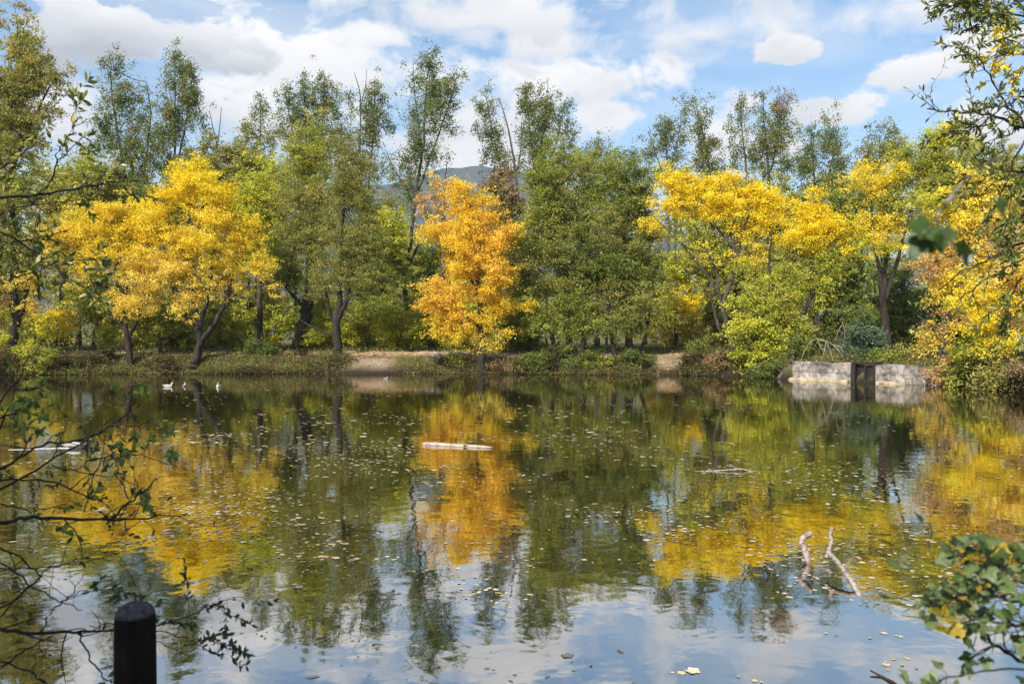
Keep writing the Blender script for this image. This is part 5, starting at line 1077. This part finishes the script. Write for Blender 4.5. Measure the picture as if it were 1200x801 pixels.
spray('twiggy_bush', 'nearly bare dark twiggy bush arching over the water at the lower left', 'bush', (-3.4, 2.6, .35),
      [[(-220, 640, 12, 3.1, .25), (-60, 622, 7, 3.1), (0, 612, 5, 3.1), (30, 606, 4.6, 3.15), (80, 607, 3.6, 3.2), (130, 610, 3, 3.25), (170, 607, 2, 3.3), (220, 602, 1.4, 3.4)],
       [(128, 610, 3, 3.25, .2), (150, 588, 2.6, 3.25), (165, 577, 2, 3.3), (188, 558, 1.2, 3.4)], [(150, 585, 1.8, 3.25, .3), (140, 560, 1.4, 3.3), (132, 535, 1, 3.3)],
       [(-200, 590, 10, 3.6, .5), (0, 552, 3.2, 3.6), (45, 520, 2.6, 3.7), (80, 518, 2.2, 3.8), (125, 505, 1.4, 3.9)], [(-60, 575, 4, 3.6, .9), (0, 562, 2.6, 3.6), (60, 563, 2.2, 3.7), (100, 580, 1.6, 3.7), (120, 590, 1.2, 3.7)],
       [(98, 600, 1.6, 3.3, .5), (108, 560, 1.4, 3.3), (118, 540, 1.2, 3.35), (122, 510, .9, 3.4)], [(82, 572, 1.6, 3.5, .6), (100, 557, 1.2, 3.6), (115, 556, .8, 3.6)],
       [(-220, 700, 12, 2.9, .3), (-40, 740, 6, 2.9), (0, 738, 4.6, 2.9), (45, 742, 3.6, 2.95), (90, 740, 3, 3.0), (134, 739, 2.2, 3.05)],
       [(134, 739, 2, 3.15, 2.2), (180, 734, 1.4, 3.15), (220, 722, 1.2, 3.2), (250, 708, 1, 3.2), (275, 700, .7, 3.2)], [(170, 735, 1.4, 3.15, 2.4), (215, 748, 1.1, 3.2), (250, 752, .9, 3.2), (275, 762, .6, 3.2)], [(150, 742, 1.4, 3.1, 2.0), (190, 755, 1, 3.15), (222, 770, .7, 3.2)],
       [(92, 742, 2.2, 3.0, .5), (100, 765, 2, 3.0), (112, 783, 1.8, 3.0), (125, 798, 1.4, 3.0)], [(45, 742, 2.2, 2.95, .2), (60, 715, 2, 2.95), (80, 700, 1.5, 3.0), (98, 672, 1, 3.0)],
       [(-60, 700, 4, 2.9, .2), (0, 715, 2.6, 2.9), (30, 690, 2.2, 2.95), (60, 665, 1.6, 3.0), (90, 655, 1.2, 3.05)], [(-60, 640, 4, 2.9, .2), (0, 640, 2.6, 2.9), (25, 655, 2, 2.95), (48, 675, 1.6, 2.95)], [(48, 675, 1.8, 2.95, .2), (20, 700, 1.8, 2.9), (-10, 730, 2, 2.9)],
       [(0, 660, 2.2, 2.95, .1), (40, 690, 1.8, 2.95), (70, 705, 1.4, 3.0), (95, 715, 1, 3.0)], [(-30, 668, 2.2, 3.0, .1), (40, 665, 1.6, 3.0), (85, 662, 1.2, 3.1), (140, 647, .9, 3.2)], [(70, 705, 1.5, 3.0, 1.6), (100, 690, 1.1, 3.05), (140, 692, .8, 3.1)],
       [(0, 782, 2.6, 2.8, .2), (30, 760, 2, 2.85), (60, 745, 1.6, 2.9)], [(-60, 780, 4, 2.8, .2), (0, 775, 2.4, 2.8), (40, 790, 1.8, 2.85), (60, 806, 1.4, 2.9)], [(-20, 500, 3, 3.6, .9), (0, 470, 2, 3.7), (25, 440, 1.5, 3.8), (35, 415, 1, 3.8)]],
      'neardark', .030, 3.1, 50, 4, twigs=1.5, twl=.20, width=.45, trunk=[(-3.4, 2.6, .2, .06), (-3.2, 2.7, .7, .05), (-2.9, 2.8, 1.0, .035), (-2.75, 2.9, 1.25, .02)])
spray('leafy_bush', 'light green leafy spray standing over the water near the dark swimming duck', 'bush', (-4.6, 2.9, .3),
      [[(-220, 640, 9, 4.2, 0), (-60, 600, 5, 4.4), (0, 575, 3, 4.6), (60, 540, 2.2, 4.7), (120, 505, 1.6, 4.8), (150, 485, 1.2, 4.8), (168, 470, .9, 4.8)], [(140, 492, 1.3, 4.8, 1.3), (152, 480, 1, 4.8), (158, 466, .7, 4.8)], [(130, 500, 1.3, 4.8, 1.3), (160, 498, 1, 4.85), (188, 488, .7, 4.9)],
       [(60, 540, 1.5, 4.7, 1), (72, 510, 1.1, 4.7), (80, 490, .7, 4.7)], [(60, 545, 1.6, 4.7, 1.0), (100, 555, 1.2, 4.8), (140, 560, .9, 4.9), (175, 575, .7, 5)], [(100, 540, 1.5, 4.7, 1), (150, 530, 1.1, 4.8), (205, 545, .8, 4.9)],
       [(-60, 600, 4, 4.3, 1), (0, 500, 2.2, 4.4), (15, 470, 1.6, 4.5), (20, 450, 1, 4.5)], [(-60, 520, 3, 4.3, 1), (0, 490, 2, 4.4), (30, 480, 1.4, 4.5), (45, 462, .9, 4.5)], [(0, 590, 2, 4.5, 1), (40, 600, 1.4, 4.6), (80, 590, 1, 4.7)]],
      'nearlime', .052, 4.7, 95, 6, twigs=1.0, twl=.22, width=.45, trunk=[(-4.6, 2.9, .15, .06), (-4.45, 3.2, .6, .05), (-4.1, 3.8, 1.0, .03), (-3.7, 4.15, 1.15, .02)])
spray('willow_tree', 'near willow leaning in from the right edge with drooping narrow dark leaves and bare twigs', 'tree', (8.4, 4.4, .35),
      [[(1500, 210, 12, 6.6, .2), (1300, 175, 8, 6.8), (1200, 150, 4, 7.0), (1160, 135, 3, 7.0), (1120, 132, 2, 7.1), (1085, 128, 1, 7.1)], [(1200, 150, 3, 7, 1.1), (1170, 110, 2, 7), (1150, 75, 1.4, 7), (1135, 55, .9, 7)], [(1300, 175, 5, 6.8, 1), (1210, 200, 3, 7), (1170, 200, 2, 7), (1140, 215, 1.2, 7)],
       [(1400, 120, 6, 6.8, 1.2), (1220, 30, 3, 7), (1170, 12, 2, 7.1), (1130, 5, 1.2, 7.1), (1100, 8, .8, 7.1)], [(1220, 30, 2, 7, 1.3), (1180, 30, 1.5, 7), (1150, 26, 1, 7)], [(1300, 60, 4, 6.8, 1.3), (1200, -5, 2.4, 6.9), (1165, -10, 1.6, 7), (1140, 8, 1, 7)],
       [(1300, 160, 5, 6.8, 1.3), (1200, 110, 2.6, 6.9), (1172, 128, 1.8, 6.9), (1140, 152, 1.2, 7), (1118, 158, .8, 7)], [(1230, 140, 3, 6.9, 1.3), (1195, 150, 2, 6.9), (1165, 165, 1.4, 6.9), (1150, 190, 1, 6.9)], [(1240, 170, 3, 6.9, 1.3), (1200, 190, 2, 6.9), (1190, 215, 1.4, 6.9), (1182, 245, .9, 6.9)],
       [(1200, 165, 2.4, 6.8, .7), (1180, 205, 1.8, 6.8), (1168, 240, 1.4, 6.8), (1150, 262, 1, 6.8)], [(1260, 220, 3, 6.7, 1.2), (1200, 250, 2, 6.7), (1180, 275, 1.5, 6.7), (1172, 310, 1, 6.7)],
       [(1330, 280, 5, 6.6, .3), (1200, 285, 3, 6.6), (1165, 300, 2.2, 6.7), (1128, 318, 1.6, 6.7), (1100, 340, 1, 6.7)], [(1300, 290, 4, 6.6, .3), (1200, 300, 2.4, 6.6), (1150, 330, 1.8, 6.7), (1120, 355, 1, 6.7)], [(1280, 250, 4, 6.6, 1.2), (1200, 320, 2, 6.6), (1185, 345, 1.4, 6.6), (1180, 375, .9, 6.6)]],
      'near', .068, 7.0, 95, 9, twigs=1.1, twl=.34, width=.26, trunk=[(8.4, 4.4, .2, .20), (8.2, 4.8, 2, .16), (7.7, 5.4, 3.2, .12), (6.9, 6.1, 3.75, .07), (6.3, 6.6, 3.6, .04)],
      crowns=[(8.6, 4.6, 5.2, 1.8, 1.6, 9000), (9.4, 4.0, 4.2, 1.8, 1.6, 7000)])
spray('golden_twig', 'golden leaved branch hanging among the dark willow leaves at the upper right', 'branch', P(1330, 60, 7.6),
      [[(1330, 60, 4, 7.6, .8), (1220, 70, 2.4, 7.6), (1185, 62, 1.6, 7.6), (1160, 68, 1, 7.6)], [(1220, 70, 2, 7.6, 1.3), (1190, 50, 1.4, 7.6), (1168, 45, .8, 7.6)], [(1220, 70, 2, 7.6, 1.3), (1195, 85, 1.4, 7.6), (1175, 90, .8, 7.6)]],
      'yellow', .065, 7.6, 70, 12, twigs=1.5, twl=.28, width=.4)
spray('maple_shrub', 'blurred green maple shrub with pale lobed leaves close by at the lower right', 'bush', (1.95, 1.75, .35),
      [[(1420, 900, 12, 1.9, .4), (1300, 800, 8, 1.9), (1200, 775, 5, 1.95), (1165, 755, 4, 1.95), (1150, 738, 3.4, 2.0), (1145, 730, 2.6, 2.0)], [(1300, 800, 6, 1.9, 1.2), (1230, 720, 4, 1.9), (1180, 700, 3, 1.9), (1135, 695, 2.2, 1.85), (1105, 705, 1.6, 1.85)],
       [(1320, 780, 6, 1.9, 1.2), (1240, 660, 4, 1.8), (1200, 650, 3, 1.8), (1170, 655, 2, 1.8), (1140, 672, 1.4, 1.8)], [(1230, 720, 4, 1.9, 1.2), (1190, 735, 3, 1.9), (1150, 725, 2, 1.9), (1115, 735, 1.4, 1.9)], [(1320, 780, 5, 1.9, 1.2), (1240, 740, 4, 1.8), (1200, 735, 3, 1.8), (1165, 720, 2, 1.8)],
       [(1180, 700, 2.0, 1.8, .3), (1120, 668, 1.5, 1.75), (1080, 655, 1.1, 1.7), (1045, 640, .8, 1.7)], [(1150, 700, 1.6, 1.8, .25), (1090, 690, 1.2, 1.75), (1050, 702, .8, 1.7)], [(1260, 690, 4, 1.8, 1.2), (1215, 690, 3, 1.8), (1190, 680, 2, 1.8)], [(1300, 800, 4, 1.8, .6), (1200, 782, 2.6, 1.8), (1150, 788, 2, 1.8), (1110, 795, 1.6, 1.8), (1092, 805, 1.2, 1.8)]],
      'sage_sheen', .036, 1.8, 70, 15, twigs=1.5, twl=.085, lobed=True, petiole=.018, trunk=[(1.95, 1.75, .2, .03), (1.8, 1.85, .7, .02), (1.6, 1.9, 1.15, .012)])
spray('leafy_twig', 'strongly blurred lobed leaves on a broken twig hanging very close at the right', 'branch', P(1340, 120, 1.25),
      [[(1127, 217, 5, 1.15, 0), (1114, 231, 6, 1.15), (1102, 246, 5, 1.15)], [(1340, 120, 3, 1.25, 0), (1200, 165, 1.6, 1.2), (1155, 190, 1.4, 1.2), (1127, 217, 1.2, 1.15)], [(1102, 246, 3, 1.15, 0), (1095, 262, 2.4, 1.15), (1080, 277, 2, 1.15)]],
      'near', .062, 1.2, 0, 18, bark=M_barkp, twigs=0, lobed=True)
lt = [o for o in C.objects if o.name.startswith('leafy_twig')][0]; base = np.array(lt.location); r = np.random.default_rng(3)
ctr = np.array([P(1088, 276, 1.15), P(1100, 272, 1.13), P(1084, 276, 1.18), P(1062, 276, 1.16), P(1132, 222, 1.2), P(1175, 232, 1.2)]); drs = np.array([(.9, .0, .05), (.1, .1, -1), (-.5, 0, -.8), (-.9, .1, -.1), (-.7, 0, -.5), (-.2, 0, -1.)])
V, Fs, nf = leaf_blades(np.concatenate([ctr, ctr[:3] + .012, ctr[:2] + [.03, 0, -.01]]), np.concatenate([drs, drs[:3] * [-.4, 1, 1.2], drs[:2] + [.4, 0, -.5]]), .036, r, True); quads('foliage', V - base, np.array(Fs), M_leafg, lt, np.repeat(np.array([[.05, .09, .012]] * 11), nf, 0))
# near bank grass (out of the picture, seen from a step aside)
r = np.random.default_rng(9); n = 9000; x = r.uniform(-8, 8, n); y = r.uniform(-1, 5, n); s = sdist(x, y); k = s > .1; x, y = x[k], y[k]; n = len(x); k = np.hypot(x, y) > .5; x, y = x[k], y[k]; n = len(x); z = terr(x, y)
h_ = r.uniform(.04, .16, n); a = r.uniform(0, 6.28, n); b_ = np.stack([x, y, z - .01], 1); dv = np.stack([np.cos(a), np.sin(a), 0 * a], 1) * .006; tip = b_ + np.stack([r.normal(size=n) * .04, r.normal(size=n) * .04, h_], 1)
tag(quads('near_grass', np.stack([b_ - dv, b_ + dv, tip], 1).reshape(-1, 3), np.arange(n * 3).reshape(n, 3), M_leaf, None, pal_cols('bank', n, r) * 1.3), 'short grass on the near bank around the post', 'grass', None, 'stuff')
